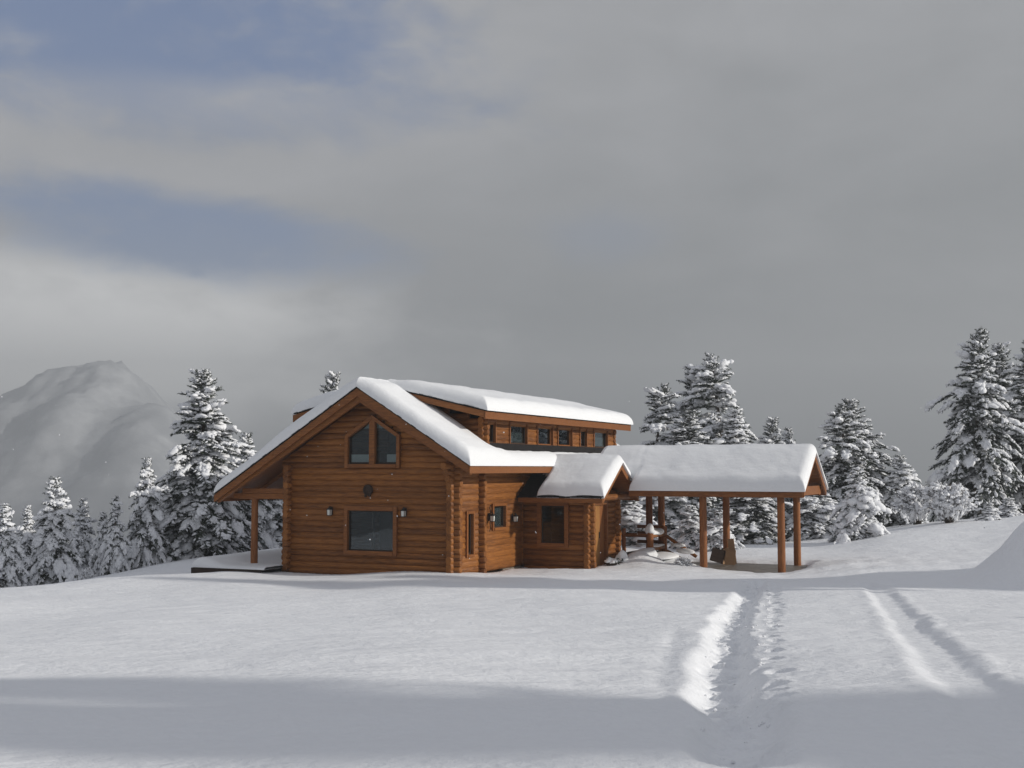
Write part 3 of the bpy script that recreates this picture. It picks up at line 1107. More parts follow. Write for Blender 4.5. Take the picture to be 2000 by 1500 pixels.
shingle_tabs(((0.1, PY0 - 0.04, PEZ), (PXE, PY0 - 0.04, PEZ)), 0.2, (0, -0.045, -0.01), 0.02, porch, seed=6)
# collar beam in the porch gable
obj('log', log_mesh(PY0 + 0.25, PY1 - 0.25, 0.1), porch, (PXE - 0.25, 0, PEZ - 0.02), (0, 0, math.pi / 2))
MB().prism([(PY0 + 0.75, PEZ + 0.1), (PY1 - 0.75, PEZ + 0.1), (PYR, PRZ - 0.2)], 'x', PWX - 0.02, PWX + 0.02).build('gable_panel', 'log_wood', porch)

porch_wall = part('porch_wall')
PWIN = (0.72, 1.60, 0.581, 1.827)
log_wall(porch_wall, 'x', 4.87, 0.10, PWX + 0.22, Z0 - 0.12, 14, [PWIN])
DOOR = (5.02, 6.30, -0.3, 1.86)
log_wall(porch_wall, 'y', PWX, 4.62, 7.48, Z0 - 0.12 + LOGP / 2, 14, [DOOR])
log_wall(porch_wall, 'x', 7.25, 0.10, PWX + 0.22, Z0 - 0.12, 14)
window_x('window', 4.87, 0.74, 1.58, 0.60, 1.815, fw=0.125)
door = part('door')
MB().box(PWX - 0.02, PWX + 0.13, 5.00, 5.12, -0.32, 1.97).build('jamb', 'trim_wood', door, 0.008)
MB().box(PWX - 0.02, PWX + 0.13, 6.20, 6.32, -0.32, 1.97).build('jamb', 'trim_wood', door, 0.008)
MB().box(PWX - 0.02, PWX + 0.14, 5.122, 6.198, 1.83, 1.96).build('lintel', 'trim_wood', door, 0.008)
for i in range(6):
    y0 = 5.13 + i * 0.105
    MB().box(PWX - 0.01, PWX + 0.04, y0 + 0.003, y0 + 0.102, -0.28, 1.82).build('plank', 'door_wood', door, 0.005)
MB().box(PWX - 0.02, PWX + 0.03, 5.77, 6.19, -0.28, 1.82).build('side_panel', 'trim_wood', door, 0.008)
MB().tube((PWX + 0.06, 5.68, 0.75), (PWX + 0.06, 5.68, 0.95), 0.015).build('handle', 'iron', door)

# ---- left porch: tie beam, plate, posts
lp = part('left_porch')
MB().box(XL + 0.22, WALL_W - 0.1, -0.10, 0.10, 2.05, 2.22).build('tie_beam', 'trim_wood', lp, 0.01)
MB().box(XL + 0.55, WALL_W - 0.1, -0.09, 0.09, 2.225, 2.38).build('tie_beam', 'trim_wood', lp, 0.01)
MB().box(-7.06, -6.90, 0.11, 13.6, 2.16, 2.34).build('plate', 'trim_wood', lp, 0.01)
for yy in (0.0, 4.4, 8.8, 13.3):
    MB().tube((-6.98, yy, -0.25), (-6.98, yy, 2.05 if yy == 0 else 2.16), 0.115, 0.105, 14).build('post', 'post_wood', lp, smooth=False)


# ---- snow lying on roofs
def snow_sheet(name, xs, ys, inside_d, base, thick, parent, seed, rnd=0.26):
    """pillow of snow: rises from nothing at its rim with a rounded shoulder"""
    X, Y = np.meshgrid(xs, ys)
    wn, wf = waves(seed, 1.5), waves(seed + 1, 0.35, 12)
    we = waves(seed + 2, 0.8, 10)
    d = inside_d(X, Y)
    d = np.where(d > 0.001, np.maximum(d + 0.004 * we(X, Y) * np.exp(-d / 0.3), 0.0015), d)
    dd = np.clip(d / rnd, 0, 1)
    prof = np.sqrt(np.clip(1 - (1 - dd) ** 2, 0, 1))
    Tk = thick(X, Y) * (1 + 0.055 * wn(X, Y) + 0.015 * we(X, Y)) + 0.006 * wf(X, Y)
    top = base(X, Y) + np.maximum(prof * Tk, 0)
    bot = base(X, Y) + 0.004
    top = np.maximum(top, bot + 0.002)
    ny, nx = X.shape
    V = np.concatenate([np.stack([X, Y, top], -1).reshape(-1, 3), np.stack([X, Y, bot], -1).reshape(-1, 3)])
    i = np.arange(ny - 1)[:, None] * nx + np.arange(nx - 1)[None]
    quad = np.stack([i, i + 1, i + nx + 1, i + nx], -1)
    dc = np.maximum.reduce([d[:-1, :-1], d[1:, :-1], d[:-1, 1:], d[1:, 1:]])
    quad = quad[dc > 1e-4].reshape(-1, 4)
    N = nx * ny
    Fq = np.concatenate([quad, quad[:, ::-1] + N])
    o = obj(name, new_mesh(name, V, Fq, 'roof_snow', True), parent)
    o['kind'] = 'stuff'
    return o


def ticks(marks, step=0.12):
    """coordinates refined at both sides of each mark"""
    fine = np.array([0, 0.006, 0.016, 0.03, 0.05, 0.08, 0.12, 0.17, 0.23, 0.30])
    s = set()
    for m_ in marks:
        for t in fine:
            s.add(round(m_ + t, 4))
            s.add(round(m_ - t, 4))
    for t in np.arange(min(marks), max(marks), step):
        s.add(round(float(t), 4))
    a = np.array(sorted(q for q in s if min(marks) <= q <= max(marks)))
    keep = [a[0]]
    for q in a[1:]:
        if q - keep[-1] > 0.004:
            keep.append(q)
    keep[-1] = a[-1]
    return np.array(keep)


def smooth_abs(x, k):
    return np.sqrt(x * x + k * k) - k * 0.4


SX0, SX1, SY0, SY1 = XL - 0.03, XR + 0.09, YF - 0.07, YB + 0.05
HX0, HX1, HY0, HY1 = DXL + 0.30, DX - 0.13, 1.75, 13.75


def d_main(X, Y):
    d = np.minimum(np.minimum(X - SX0, SX1 - X), np.minimum(Y - SY0, SY1 - Y))
    ox = np.maximum(np.maximum(HX0 - X, X - HX1), 0)
    oy = np.maximum(np.maximum(HY0 - Y, Y - HY1), 0)
    h = np.where((X > HX0) & (X < HX1) & (Y > HY0) & (Y < HY1), -1.0, np.hypot(ox, oy * 0.5))
    return np.minimum(d, h)


snow_sheet('snow_cover', ticks([SX0, HX0, RX, HX1, SX1], 0.10), ticks([SY0, HY0, HY1, SY1], 0.12), d_main,
           lambda X, Y: RZ + 0.022 - PITCH_R * np.abs(X - RX) + 0.0 * Y,
           lambda X, Y: (0.37 - 0.07 * sstep(np.abs(X - RX), 3.2, 4.2)) * (1 - 0.28 * np.exp(-((X - RX) / 0.35) ** 2)) * (1.16 - 0.42 * sstep(Y, HY0 - 0.8, HY0 + 1.2)), main_roof, 41, 0.26)
QX0, QX1, QY0, QY1 = DXL - 0.10, DX + 0.13, DYF - 0.05, DYB + 0.10
snow_sheet('snow_cover', ticks([QX0, RX, QX1]), ticks([QY0, QY1]),
           lambda X, Y: np.minimum(np.minimum(X - QX0, QX1 - X), np.minimum(Y - QY0, QY1 - Y)),
           lambda X, Y: DRZ + 0.024 - DP * np.abs(X - RX), lambda X, Y: (0.40 - 0.02 * sstep(Y, 6, 14)) * (1 - 0.42 * np.exp(-((X - RX) / 0.6) ** 2)), dormer_roof, 43, 0.34)
GX0, GX1, GY0, GY1 = XR - 0.06, PXE + 0.09, PY0 - 0.09, PY1 + 0.09
snow_sheet('snow_cover', ticks([GX0 - 0.9, GX0, GX1], 0.1), ticks([GY0, PYR, GY1], 0.1),
           lambda X, Y: np.minimum(np.minimum(X - (GX0 - 0.75 * (1 - sstep(np.abs(Y - PYR), 0.0, 0.9))), GX1 - X), np.minimum(Y - GY0, GY1 - Y)),
           lambda X, Y: PRZ + 0.022 - PITCH_R * np.abs(Y - PYR), lambda X, Y: 0.37 * (1 - 0.22 * np.exp(-((Y - PYR) / 0.3) ** 2)) + 0 * X, porch, 45, 0.24)

# ------------------------------------------------------------------ carport
carport = bpy.data.objects.new('carport', None)
COL.objects.link(carport)
carport.location = tuple(C0)
carport.rotation_euler = (0, 0, -TH)
tag(carport, 'open timber carport on round posts with a long snow covered gable roof', 'carport')
CX0, CX1, CY0, CY1, CYR = 3.14, 8.80, 6.55, 10.35, 8.45
CXB, CYB = 1.55, 7.08           # the part behind the porch roof reaches further left
CRZ = 3.49
CEZ = CRZ - PITCH_R * (CYR - CY0)
for x, y, nm in ((5.53, 6.85, 'F'), (8.04, 6.85, 'F'), (5.48, 9.95, 'B'), (7.90, 9.95, 'B'), (3.15, 9.95, 'B'), (2.70, 9.95, 'B')):
    MB().tube((x, y, -0.5), (x, y, CEZ - 0.2), 0.125, 0.118, 16).build('post', 'post_wood', carport)
for ye, s in ((CY0, -1), (CY1, 1)):
    MB().prism([(CYR, CRZ), (ye, CEZ), (ye, CEZ - 0.04), (CYR, CRZ - 0.04)], 'x', CX0 + 0.03, CX1 - 0.03).build('shingle_sheet', 'shingle', carport)
    bd = part('boarding', carport)
    nb = 11
    for i in range(nb):      # soffit boards seen under the roof
        t0, t1 = i / nb, (i + 1) / nb
        ya, yb = CYR + (ye - CYR) * (t0 + 0.004), CYR + (ye - CYR) * (t1 - 0.004)
        za, zb = CRZ - 0.042 - PITCH_R * abs(ya - CYR), CRZ - 0.042 - PITCH_R * abs(yb - CYR)
        MB().prism([(ya, za), (yb, zb), (yb, zb - 0.03), (ya, za - 0.03)], 'x', CX0 + 0.04, CX1 - 0.03).build('plank', 'trim_wood', bd)
    MB().prism([(CYR, CRZ - 0.01), (ye, CEZ - 0.01), (ye, CEZ - 0.22), (CYR, CRZ - 0.22)], 'x', CX1 - 0.028, CX1 + 0.03).build('barge_board', 'trim_wood', carport, 0.006)
    MB().prism([(CYR, CRZ - 0.01), (ye, CEZ - 0.01), (ye, CEZ - 0.22), (CYR, CRZ - 0.22)], 'x', CX0 - 0.03, CX0 + 0.028).build('barge_board', 'trim_wood', carport, 0.006)
    MB().box(CX0, CX1, min(ye, ye + s * 0.045), max(ye, ye + s * 0.045), CEZ - 0.22, CEZ - 0.02).build('fascia', 'trim_wood', carport, 0.006)
    yb = 6.85 if s < 0 else 9.95
    MB().box((CX0 if s < 0 else CXB) + 0.1, CX1 - 0.12, yb - 0.09, yb + 0.09, CEZ - 0.19, CEZ + 0.04).build('beam', 'trim_wood', carport, 0.01)
for xx in (5.55, 8.05):
    MB().box(xx - 0.07, xx + 0.07, 6.95, 9.85, CEZ - 0.17, CEZ - 0.0).build('tie_beam', 'trim_wood', carport, 0.01)
MB().box(8.66, 8.70, CY0 + 0.3, CY1 - 0.3, CEZ - 0.16, CEZ + 0.12).build('gable_tie', 'trim_wood', carport, 0.006)
shingle_tabs(((CX0, CY0 - 0.04, CEZ), (CX1, CY0 - 0.04, CEZ)), 0.2, (0, -0.045, -0.01), 0.02, carport, seed=9)
KX0, KX1, KY0, KY1 = CXB - 0.06, CX1 + 0.08, CY0 - 0.10, CY1 + 0.10
snow_sheet('snow_cover', ticks([KX0, CX0, KX1], 0.12), ticks([KY0, CYB, CYR, KY1], 0.1),
           lambda X, Y: np.minimum(np.minimum(np.minimum(X - KX0, KX1 - X), np.minimum(Y - KY0, KY1 - Y)), np.maximum(X - (CX0 + 0.02), Y - (CYB - 0.06))),
           lambda X, Y: CRZ + 0.022 - PITCH_R * np.abs(Y - CYR), lambda X, Y: 0.37 * (1 - 0.22 * np.exp(-((Y - CYR) / 0.3) ** 2)) + 0 * X, carport, 47, 0.26)
for ye in (CYB, CY1):
    ze = CRZ - PITCH_R * abs(ye - CYR)
    MB().prism([(CYR, CRZ), (ye, ze), (ye, ze - 0.04), (CYR, CRZ - 0.04)], 'x', CXB, CX0 - 0.04).build('shingle_sheet', 'shingle', carport)
    MB().prism([(CYR, CRZ - 0.042), (ye, ze - 0.042), (ye, ze - 0.12), (CYR, CRZ - 0.12)], 'x', CXB + 0.02, CX0 - 0.04).build('boarding', 'trim_wood', carport)
# paved floor: slabs with open joints
floor = MB().box(3.9, 8.45, 6.5, 10.3, -0.50, -0.275).build('carport_floor', 'paving', None)
floor.parent = None
floor.location = tuple(C0)
floor.rotation_euler = (0, 0, -TH)
floor['kind'] = 'structure'
r_ = random.Random(2)
for i in range(7):
    for j in range(6):
        xa, ya = 3.9 + i * 0.65, 6.5 + j * 0.633
        MB().box(xa + 0.006, xa + 0.644, ya + 0.006, ya + 0.627, -0.276, -0.252 + r_.uniform(-0.004, 0.004)).build('paving_slab', 'paving', floor)

# ------------------------------------------------------------------ left terrace deck
deck = bpy.data.objects.new('terrace_deck', None)
COL.objects.link(deck)
deck.location = tuple(C0)
deck.rotation_euler = (0, 0, -TH)
tag(deck, 'low dark timber terrace under deep snow at the left of the house', 'deck')
for i in range(14):
    ya = -1.1 + i * 0.15
    MB().box(-8.45, WALL_W - 0.28, ya + 0.004, ya + 0.146, -0.09, -0.05).build('plank', 'dark_wood', deck)
MB().box(-8.45, WALL_W - 0.28, 1.0, 13.5, -0.09, -0.05).build('deck_board', 'dark_wood', deck)
MB().box(-8.48, WALL_W - 0.27, -1.15, -1.09, -0.36, -0.06).build('edge_beam', 'dark_wood', deck)
MB().box(-8.51, -8.45, -1.14, 13.5, -0.36, -0.06).build('edge_beam', 'dark_wood', deck)
snow_sheet('snow_cover', ticks([-8.50, WALL_W - 0.14], 0.15), ticks([-1.12, 13.5], 0.2),
           lambda X, Y: np.minimum(np.minimum(X + 8.50, (WALL_W - 0.13) - X + 0.1), np.minimum(Y + 1.12 + 0.0 * X, 13.5 - Y)),
           lambda X, Y: -0.052 + 0 * X + 0 * Y, lambda X, Y: 0.10 + 0.22 * sstep(-X, 7.2, 8.3) + 0.30 * sstep(Y, 2.0, 7.0), deck, 51, 0.30)

# ------------------------------------------------------------------ wall lanterns
def lantern(x, y, z, facing, label, scroll=False):
    o = bpy.data.objects.new('wall_lantern', None)
    COL.objects.link(o)
    p = W(x, y, z)
    o.location = tuple(p)
    o.rotation_euler = (0, 0, -TH + (math.pi / 2 if facing == 'right' else 0))
    tag(o, label, 'lantern', 'iron wall lanterns on the house')
    # local -y points away from the wall
    MB().box(-0.04, 0.04, -0.025, 0.0, -0.10, 0.14).build('back_plate', 'iron', o, 0.008)
    MB().tube((0, -0.02, 0.12), (0, -0.13, 0.17), 0.011, n=8).tube((0, -0.13, 0.17), (0, -0.13, 0.09), 0.009, n=8).build('arm', 'iron', o)
    a, bt = 0.075, 0.055
    q = MB()
    q.v += [(-a, -0.13 - a, 0.06), (a, -0.13 - a, 0.06), (a, -0.13 + a, 0.06), (-a, -0.13 + a, 0.06), (0, -0.13, 0.15)]
    q.f += [(3, 2, 1, 0), (0, 1, 4), (1, 2, 4), (2, 3, 4), (3, 0, 4)]
    q.build('roof', 'iron', o)
    g = MB()
    b0 = 0.048
    g.v += [(-bt, -0.13 - bt, 0.056), (bt, -0.13 - bt, 0.056), (bt, -0.13 + bt, 0.056), (-bt, -0.13 + bt, 0.056),
            (-b0, -0.13 - b0, -0.10), (b0, -0.13 - b0, -0.10), (b0, -0.13 + b0, -0.10), (-b0, -0.13 + b0, -0.10)]
    g.f += [(0, 1, 2, 3), (7, 6, 5, 4), (1, 0, 4, 5), (2, 1, 5, 6), (3, 2, 6, 7), (0, 3, 7, 4)]
    g.build('glass_body', 'pane_frost', o)
    fr_ = MB()
    for sx in (-1, 1):
        for sy in (-1, 1):
            fr_.tube((sx * bt * 1.04, -0.13 + sy * bt * 1.04, 0.06), (sx * b0 * 1.05, -0.13 + sy * b0 * 1.05, -0.105), 0.008, n=6)
    fr_.box(-0.055, 0.055, -0.185, -0.075, -0.12, -0.102)
    fr_.build('cage', 'iron', o)
    if scroll:
        sc = MB()
        pts = [(0.0, -0.03, -0.42 + 0.09 * i) for i in range(10)]
        for i, p_ in enumerate(pts):
            pts[i] = (p_[0], -0.03 - 0.035 * abs(math.sin(i * 1.2)), p_[2])
        for p_, q_ in zip(pts[:-1], pts[1:]):
            sc.tube(p_, q_, 0.014, n=6)
        sc.build('scroll_bracket', 'iron', o)
    return o


lantern(-4.06, -0.12, 1.70, 'front', 'small iron lantern left of the big lower gable window')
lantern(-1.50, -0.12, 1.70, 'front', 'small iron lantern right of the big lower gable window')
lantern(0.12, 2.16, 1.50, 'right', 'iron lantern on a tall scrolled bracket on the sunlit side wall', True)
lantern(0.12, 3.88, 1.42, 'right', 'iron lantern between small side window and shaded porch wall')

# round plaque on the gable
plq = bpy.data.objects.new('wall_plaque', None)
COL.objects.link(plq)
plq.location = tuple(W(-2.77, -0.105, 2.36))
plq.rotation_euler = (0, 0, -TH)
tag(plq, 'dark round wooden ornament on the gable between the two windows', 'ornament')
MB().tube((0, -0.01, 0), (0, -0.05, 0), 0.15, 0.14, 20).build('disc', 'dark_wood', plq)
q = MB()
for i in range(16):
    a, b_ = 2 * math.pi * i / 16, 2 * math.pi * (i + 1) / 16
    q.tube((0.14 * math.cos(a), -0.06, 0.14 * math.sin(a)), (0.14 * math.cos(b_), -0.06, 0.14 * math.sin(b_)), 0.03, n=6)
q.build('rim', 'dark_wood', plq)
MB().box(-0.13, -0.06, -0.07, -0.01, -0.22, 0.0).box(0.0, 0.09, -0.075, -0.015, -0.20, -0.05).build('horn', 'dark_wood', plq, 0.02)

# ------------------------------------------------------------------ generic lumps of snow
def icosphere(sub):
    t = (1 + 5 ** 0.5) / 2
    v = [(-1, t, 0), (1, t, 0), (-1, -t, 0), (1, -t, 0), (0, -1, t), (0, 1, t), (0, -1, -t), (0, 1, -t), (t, 0, -1), (t, 0, 1), (-t, 0, -1), (-t, 0, 1)]
    f = [(0, 11, 5), (0, 5, 1), (0, 1, 7), (0, 7, 10), (0, 10, 11), (1, 5, 9), (5, 11, 4), (11, 10, 2), (10, 7, 6), (7, 1, 8),
         (3, 9, 4), (3, 4, 2), (3, 2, 6), (3, 6, 8), (3, 8, 9), (4, 9, 5), (2, 4, 11), (6, 2, 10), (8, 6, 7), (9, 8, 1)]
    v = [np.array(p, float) / np.linalg.norm(p) for p in v]
    for _ in range(sub):
        cache, nf = {}, []

        def mid(a, b_):
            k_ = (min(a, b_), max(a, b_))
            if k_ not in cache:
                p = v[a] + v[b_]
                v.append(p / np.linalg.norm(p))
                cache[k_] = len(v) - 1
            return cache[k_]
        for a, b_, c in f:
            x, y, z = mid(a, b_), mid(b_, c), mid(c, a)
            nf += [(a, x, z), (b_, y, x), (c, z, y), (x, y, z)]
        f = nf
    return np.array(v), np.array(f)


ICO = [icosphere(i) for i in range(4)]


def lumps(rng, pos, ax, size, sub, rough=0.28, freq=2.6):
    """many deformed snow lumps: pos (n,3), ax (n,3) long axis, size (n,3) = along, across, up"""
    v, f = ICO[sub]
    n, m = len(pos), len(v)
    if n == 0:
        return np.zeros((0, 3)), np.zeros((0, 3), int)
    a = ax / np.maximum(np.linalg.norm(ax, axis=1, keepdims=True), 1e-6)
    up = np.tile(np.array([0, 0, 1.0]), (n, 1))
    b = np.cross(up, a)
    b /= np.maximum(np.linalg.norm(b, axis=1, keepdims=True), 1e-6)
    c = np.cross(a, b)
    rad = np.ones((n, m))
    for k in range(3):
        kv = rng.normal(0, 1, (n, 3))
        kv /= np.linalg.norm(kv, axis=1, keepdims=True)
        ph = rng.uniform(0, 6.28, (n, 1))
        rad += rough * 0.6 * np.sin(freq * (1 + 0.7 * k) * (kv @ v.T) + ph) / (1 + 0.4 * k)
    q = v[None] * rad[..., None]
    z = q[..., 2]
    z = np.where(z < 0, z * 0.45, z)
    P = pos[:, None] + a[:, None] * (q[..., 0:1] * size[:, None, 0:1]) + b[:, None] * (q[..., 1:2] * size[:, None, 1:2]) + c[:, None] * (z[..., None] * size[:, None, 2:3])
    Fx = f[None] + (np.arange(n) * m)[:, None, None]
    return P.reshape(-1, 3), Fx.reshape(-1, 3)


def join(parts):
    V, Fx, o = [], [], 0
    for v, f in parts:
        if len(v) == 0:
            continue
        V.append(v)
        Fx.append(f + o)
        o += len(v)
    return np.concatenate(V), np.concatenate(Fx)


# ------------------------------------------------------------------ snow laden firs
def clustered(rng, p, a, s):
    """pillows of snow: a core with smaller clots on its upper side"""
    big = s[:, 1] > 0.10
    out = [lumps(rng, p[~big], a[~big], s[~big], 1, 0.36, 3.2), lumps(rng, p[big], a[big], s[big] * 0.82, 1, 0.34, 3.0)]
    n = int(big.sum())
    if n:
        rep = np.repeat(np.arange(n), 5)
        pb, ab, sb = p[big][rep], a[big][rep], s[big][rep]
        an = ab / np.maximum(np.linalg.norm(ab, axis=1, keepdims=True), 1e-6)
        sd = np.cross(np.tile([0, 0, 1.0], (len(rep), 1)), an)
        sd /= np.maximum(np.linalg.norm(sd, axis=1, keepdims=True), 1e-6)
        d = rng.normal(0, 1, (len(rep), 3))
        d[:, 2] = np.abs(d[:, 2]) * 0.8 - 0.35
        d /= np.linalg.norm(d, axis=1, keepdims=True)
        q = pb + an * (d[:, 0] * sb[:, 0] * 0.85)[:, None] + sd * (d[:, 1] * sb[:, 1] * 0.85)[:, None] + np.array([0, 0, 1.0]) * (d[:, 2] * sb[:, 2] * 0.75)[:, None]
        k = rng.uniform(0.28, 0.6, (len(rep), 1))
        out.append(lumps(rng, q, an + rng.normal(0, 0.3, an.shape), np.stack([sb[:, 1] * 1.25, sb[:, 1], sb[:, 2]], 1) * k, 1, 0.32, 3.0))
    return out


def tuft(rng, base, d, length, width, n_per, spread, size):
    """needles along twigs: base (n,3), unit d (n,3), length (n,)"""
    n = len(base)
    rep = np.repeat(np.arange(n), n_per)
    t = rng.uniform(0.05, 1.05, len(rep))
    p = base[rep] + d[rep] * (length[rep] * t)[:, None]
    r = rng.normal(0, 1, (len(rep), 3))
    r -= (r * d[rep]).sum(1, keepdims=True) * d[rep]
    r /= np.maximum(np.linalg.norm(r, axis=1, keepdims=True), 1e-6)
    nd = d[rep] * rng.uniform(0.3, 0.9, (len(rep), 1)) + r * spread
    nd /= np.linalg.norm(nd, axis=1, keepdims=True)
    L = size * rng.uniform(0.7, 1.4, len(rep))
    s = np.cross(nd, rng.normal(0, 1, (len(rep), 3)))
    s /= np.maximum(np.linalg.norm(s, axis=1, keepdims=True), 1e-6)
    w = width * rng.uniform(0.7, 1.3, len(rep))
    a = p - s * (w * 0.5)[:, None]
    b = p + s * (w * 0.5)[:, None]
    c = p + nd * L[:, None]
    V = np.stack([a, b, c], 1).reshape(-1, 3)
    return V, np.arange(len(V)).reshape(-1, 3)


def fir_meshes(name, seed, h, r, snow=1.0, gaps=0.0, crook=0.0, droop=0.5, bare=0.0, dense=1.0, power=0.85):
    """trunk, needle crown and snow of one fir"""
    rng = np.random.default_rng(seed)
    lean = rng.normal(0, 1, 2) * crook
    wob_ph = rng.uniform(0, 6.28, 2)

    def axis_at(z):
        t = z / h
        return np.stack([lean[0] * t ** 2 * h * 0.12 + crook * 0.12 * np.sin(5 * t + wob_ph[0]),
                         lean[1] * t ** 2 * h * 0.12 + crook * 0.12 * np.sin(4 * t + wob_ph[1]), z], -1)
    # trunk
    nz, ns = 12, 8
    zz = np.linspace(-0.3, h * 0.985, nz)
    ctr = axis_at(np.maximum(zz, 0))
    ctr[:, 2] = zz
    rad = 0.022 * h * (1 - zz / h).clip(0.03, 1) ** 0.9 * 0.8 + 0.012
    an = np.linspace(0, 2 * np.pi, ns, endpoint=False)
    TV = ctr[:, None] + np.stack([np.cos(an), np.sin(an), 0 * an], -1)[None] * rad[:, None, None]
    TV = TV.reshape(-1, 3)
    i = np.arange(nz - 1)[:, None] * ns + np.arange(ns)[None]
    j = np.arange(nz - 1)[:, None] * ns + (np.arange(ns)[None] + 1) % ns
    TF = np.stack([i, j, j + ns, i + ns], -1).reshape(-1, 4)
    # branches
    tw_b, tw_d, tw_l = [], [], []
    big_p, big_a, big_s = [], [], []
    sml_p, sml_a, sml_s = [], [], []
    z = h * 0.03 + 0.05
    whorl = 0
    gap_mask = waves(seed + 77, 1.3, 7)
    while z < h * 0.97:
        t = z / h
        nb = max(4, int(round((7 if t < 0.7 else 5) * dense)))
        ph0 = rng.uniform(0, 6.28)
        for k in range(nb):
            phi = ph0 + 2 * np.pi * k / nb + rng.normal(0, 0.25)
            g = gap_mask(phi * 1.1, z * 1.0)
            if gaps and g < -1 + gaps * 1.1:
                continue
            if bare and 0.0 < (t - bare) < 0.07 and rng.random() < 0.7:
                continue
            L = r * min(1.0, (1 - t) / 0.66) ** (power + 0.22) * rng.uniform(0.58, 1.12) * (1 + 0.38 * g * (0.4 + gaps)) + 0.10
            if rng.random() < 0.06:
                L *= 1.2
            p0 = np.interp(t, [0, 0.45, 0.8, 1], [-0.10, 0.15, 0.62, 1.15]) + rng.normal(0, 0.15)
            dr = droop * np.interp(t, [0, 0.6, 1], [1.0, 0.8, 0.25]) * rng.uniform(0.7, 1.35)
            dirh = np.array([np.cos(phi), np.sin(phi), 0])
            o = axis_at(np.array([np.clip(z + rng.normal(0, 0.12) * (1 - 0.7 * t), 0.02, h * 0.97)]))[0]
            m = max(3, int(L / 0.085))
            s = (np.arange(m) + rng.uniform(0.2, 0.8)) / m
            s = s[s > 0.12]
            if len(s) == 0:
                continue

            def pt(s):
                return o + dirh * (L * s * np.cos(p0 * (1 - 0.3 * s)))[:, None] + np.array([0, 0, 1]) * (L * (np.sin(p0) * s - dr * s ** 2))[:, None]
            P = pt(s)
            tg = pt(s + 0.02) - P
            tg /= np.linalg.norm(tg, axis=1, keepdims=True)
            side = np.cross(tg, [0, 0, 1.0])
            side /= np.linalg.norm(side, axis=1, keepdims=True)
            for sg in (-1, 1):
                l = np.clip(0.46 * L * (1.05 - s * 0.8), 0.09, 0.55) * rng.uniform(0.65, 1.15, len(s))
                d = tg * 0.75 + side * sg * 0.75 + np.array([0, 0, -0.12]) + rng.normal(0, 0.10, (len(s), 3))
                d /= np.linalg.norm(d, axis=1, keepdims=True)
                tw_b.append(P)
                tw_d.append(d)
                tw_l.append(l)
                pk = rng.random(len(s)) < 0.42 * snow
                e = P + d * (l * rng.uniform(0.45, 0.95, len(s)))[:, None] + np.array([0, 0, 0.018])
                if pk.any():
                    sml_p.append(e[pk])
                    sml_a.append(d[pk])
                    q = rng.uniform(0.035, 0.075, pk.sum()) * (0.75 + 0.3 * snow)
                    sml_s.append(np.stack([q * 1.9, q, q * 0.75], 1))
            # twig at the tip
            tw_b.append(P[-1:])
            tw_d.append(tg[-1:])
            tw_l.append(np.array([0.16]))
            # pillows along the branch
            load = snow * (0.72 + 0.5 * rng.random()) * (0.8 + 0.3 * g)
            nl = int(np.clip(L / 0.24 * load, 0, 13))
            if nl:
                sl = np.clip(rng.beta(2.0, 1.3, nl), 0.15, 1.0)
                Q = pt(sl)
                tq = pt(sl + 0.02) - Q
                sd = np.cross(tq / np.linalg.norm(tq, axis=1, keepdims=True), [0, 0, 1.0])
                off = rng.normal(0, 0.20, nl) * L * (1.05 - sl) * 0.7
                w = np.clip(rng.lognormal(-2.05, 0.42, nl) * (0.7 + 0.3 * load) * min(1.0, 0.5 + L * 0.45), 0.045, 0.34)
                big_p.append(Q + sd * off[:, None] + np.array([0, 0, 1]) * (w * 0.20)[:, None])
                big_a.append(tq + sd * rng.normal(0, 0.01, (nl, 1)))
                big_s.append(np.stack([w * rng.uniform(1.15, 2.0, nl), w * rng.uniform(0.8, 1.15, nl), w * rng.uniform(0.55, 0.85, nl)], 1))
        z += np.interp(t, [0, 1], [0.27, 0.15]) / max(0.75, min(dense, 1.3)) * rng.uniform(0.8, 1.2) * min(1.0, 0.5 + h / 8)
        whorl += 1
    # leading shoot
    top = axis_at(np.array([h * 0.93]))
    tw_b.append(top)
    tw_d.append(np.array([[0.02, 0, 1.0]]))
    tw_l.append(np.array([h * 0.06]))
    tw_b, tw_d, tw_l = np.concatenate(tw_b), np.concatenate(tw_d), np.concatenate(tw_l)
    NV, NF = tuft(rng, tw_b, tw_d, tw_l, 0.026, 9, 0.75, 0.085)
    # twig spines give the sprays body
    sn = np.cross(tw_d, rng.normal(0, 1, tw_d.shape))
    sn /= np.linalg.norm(sn, axis=1, keepdims=True)
    e = tw_b + tw_d * tw_l[:, None]
    mid = tw_b + tw_d * (tw_l * 0.45)[:, None]
    wv = np.minimum(0.045, tw_l * 0.2)[:, None]
    SV = np.stack([tw_b, mid - sn * wv, e, mid + sn * wv], 1).reshape(-1, 3)
    b4 = np.arange(len(tw_b)) * 4
    SF = np.concatenate([np.stack([b4, b4 + 1, b4 + 2], 1), np.stack([b4, b4 + 2, b4 + 3], 1)])
    FV, FF = join([(NV, NF), (SV, SF)])
    bp, ba, bs = np.concatenate(big_p), np.concatenate(big_a), np.concatenate(big_s)
    sp_, sa_, ss_ = np.concatenate(sml_p), np.concatenate(sml_a), np.concatenate(sml_s)
    parts = clustered(rng, bp, ba, bs) + [lumps(rng, sp_, sa_, ss_, 0, 0.4)]
    WV, WF = join(parts)
    return (new_mesh(name + '_trunk', TV, TF, 'bark', True), new_mesh(name + '_crown', FV, FF, 'needles'),
            new_mesh(name + '_snow', WV, WF, 'tree_snow', True))


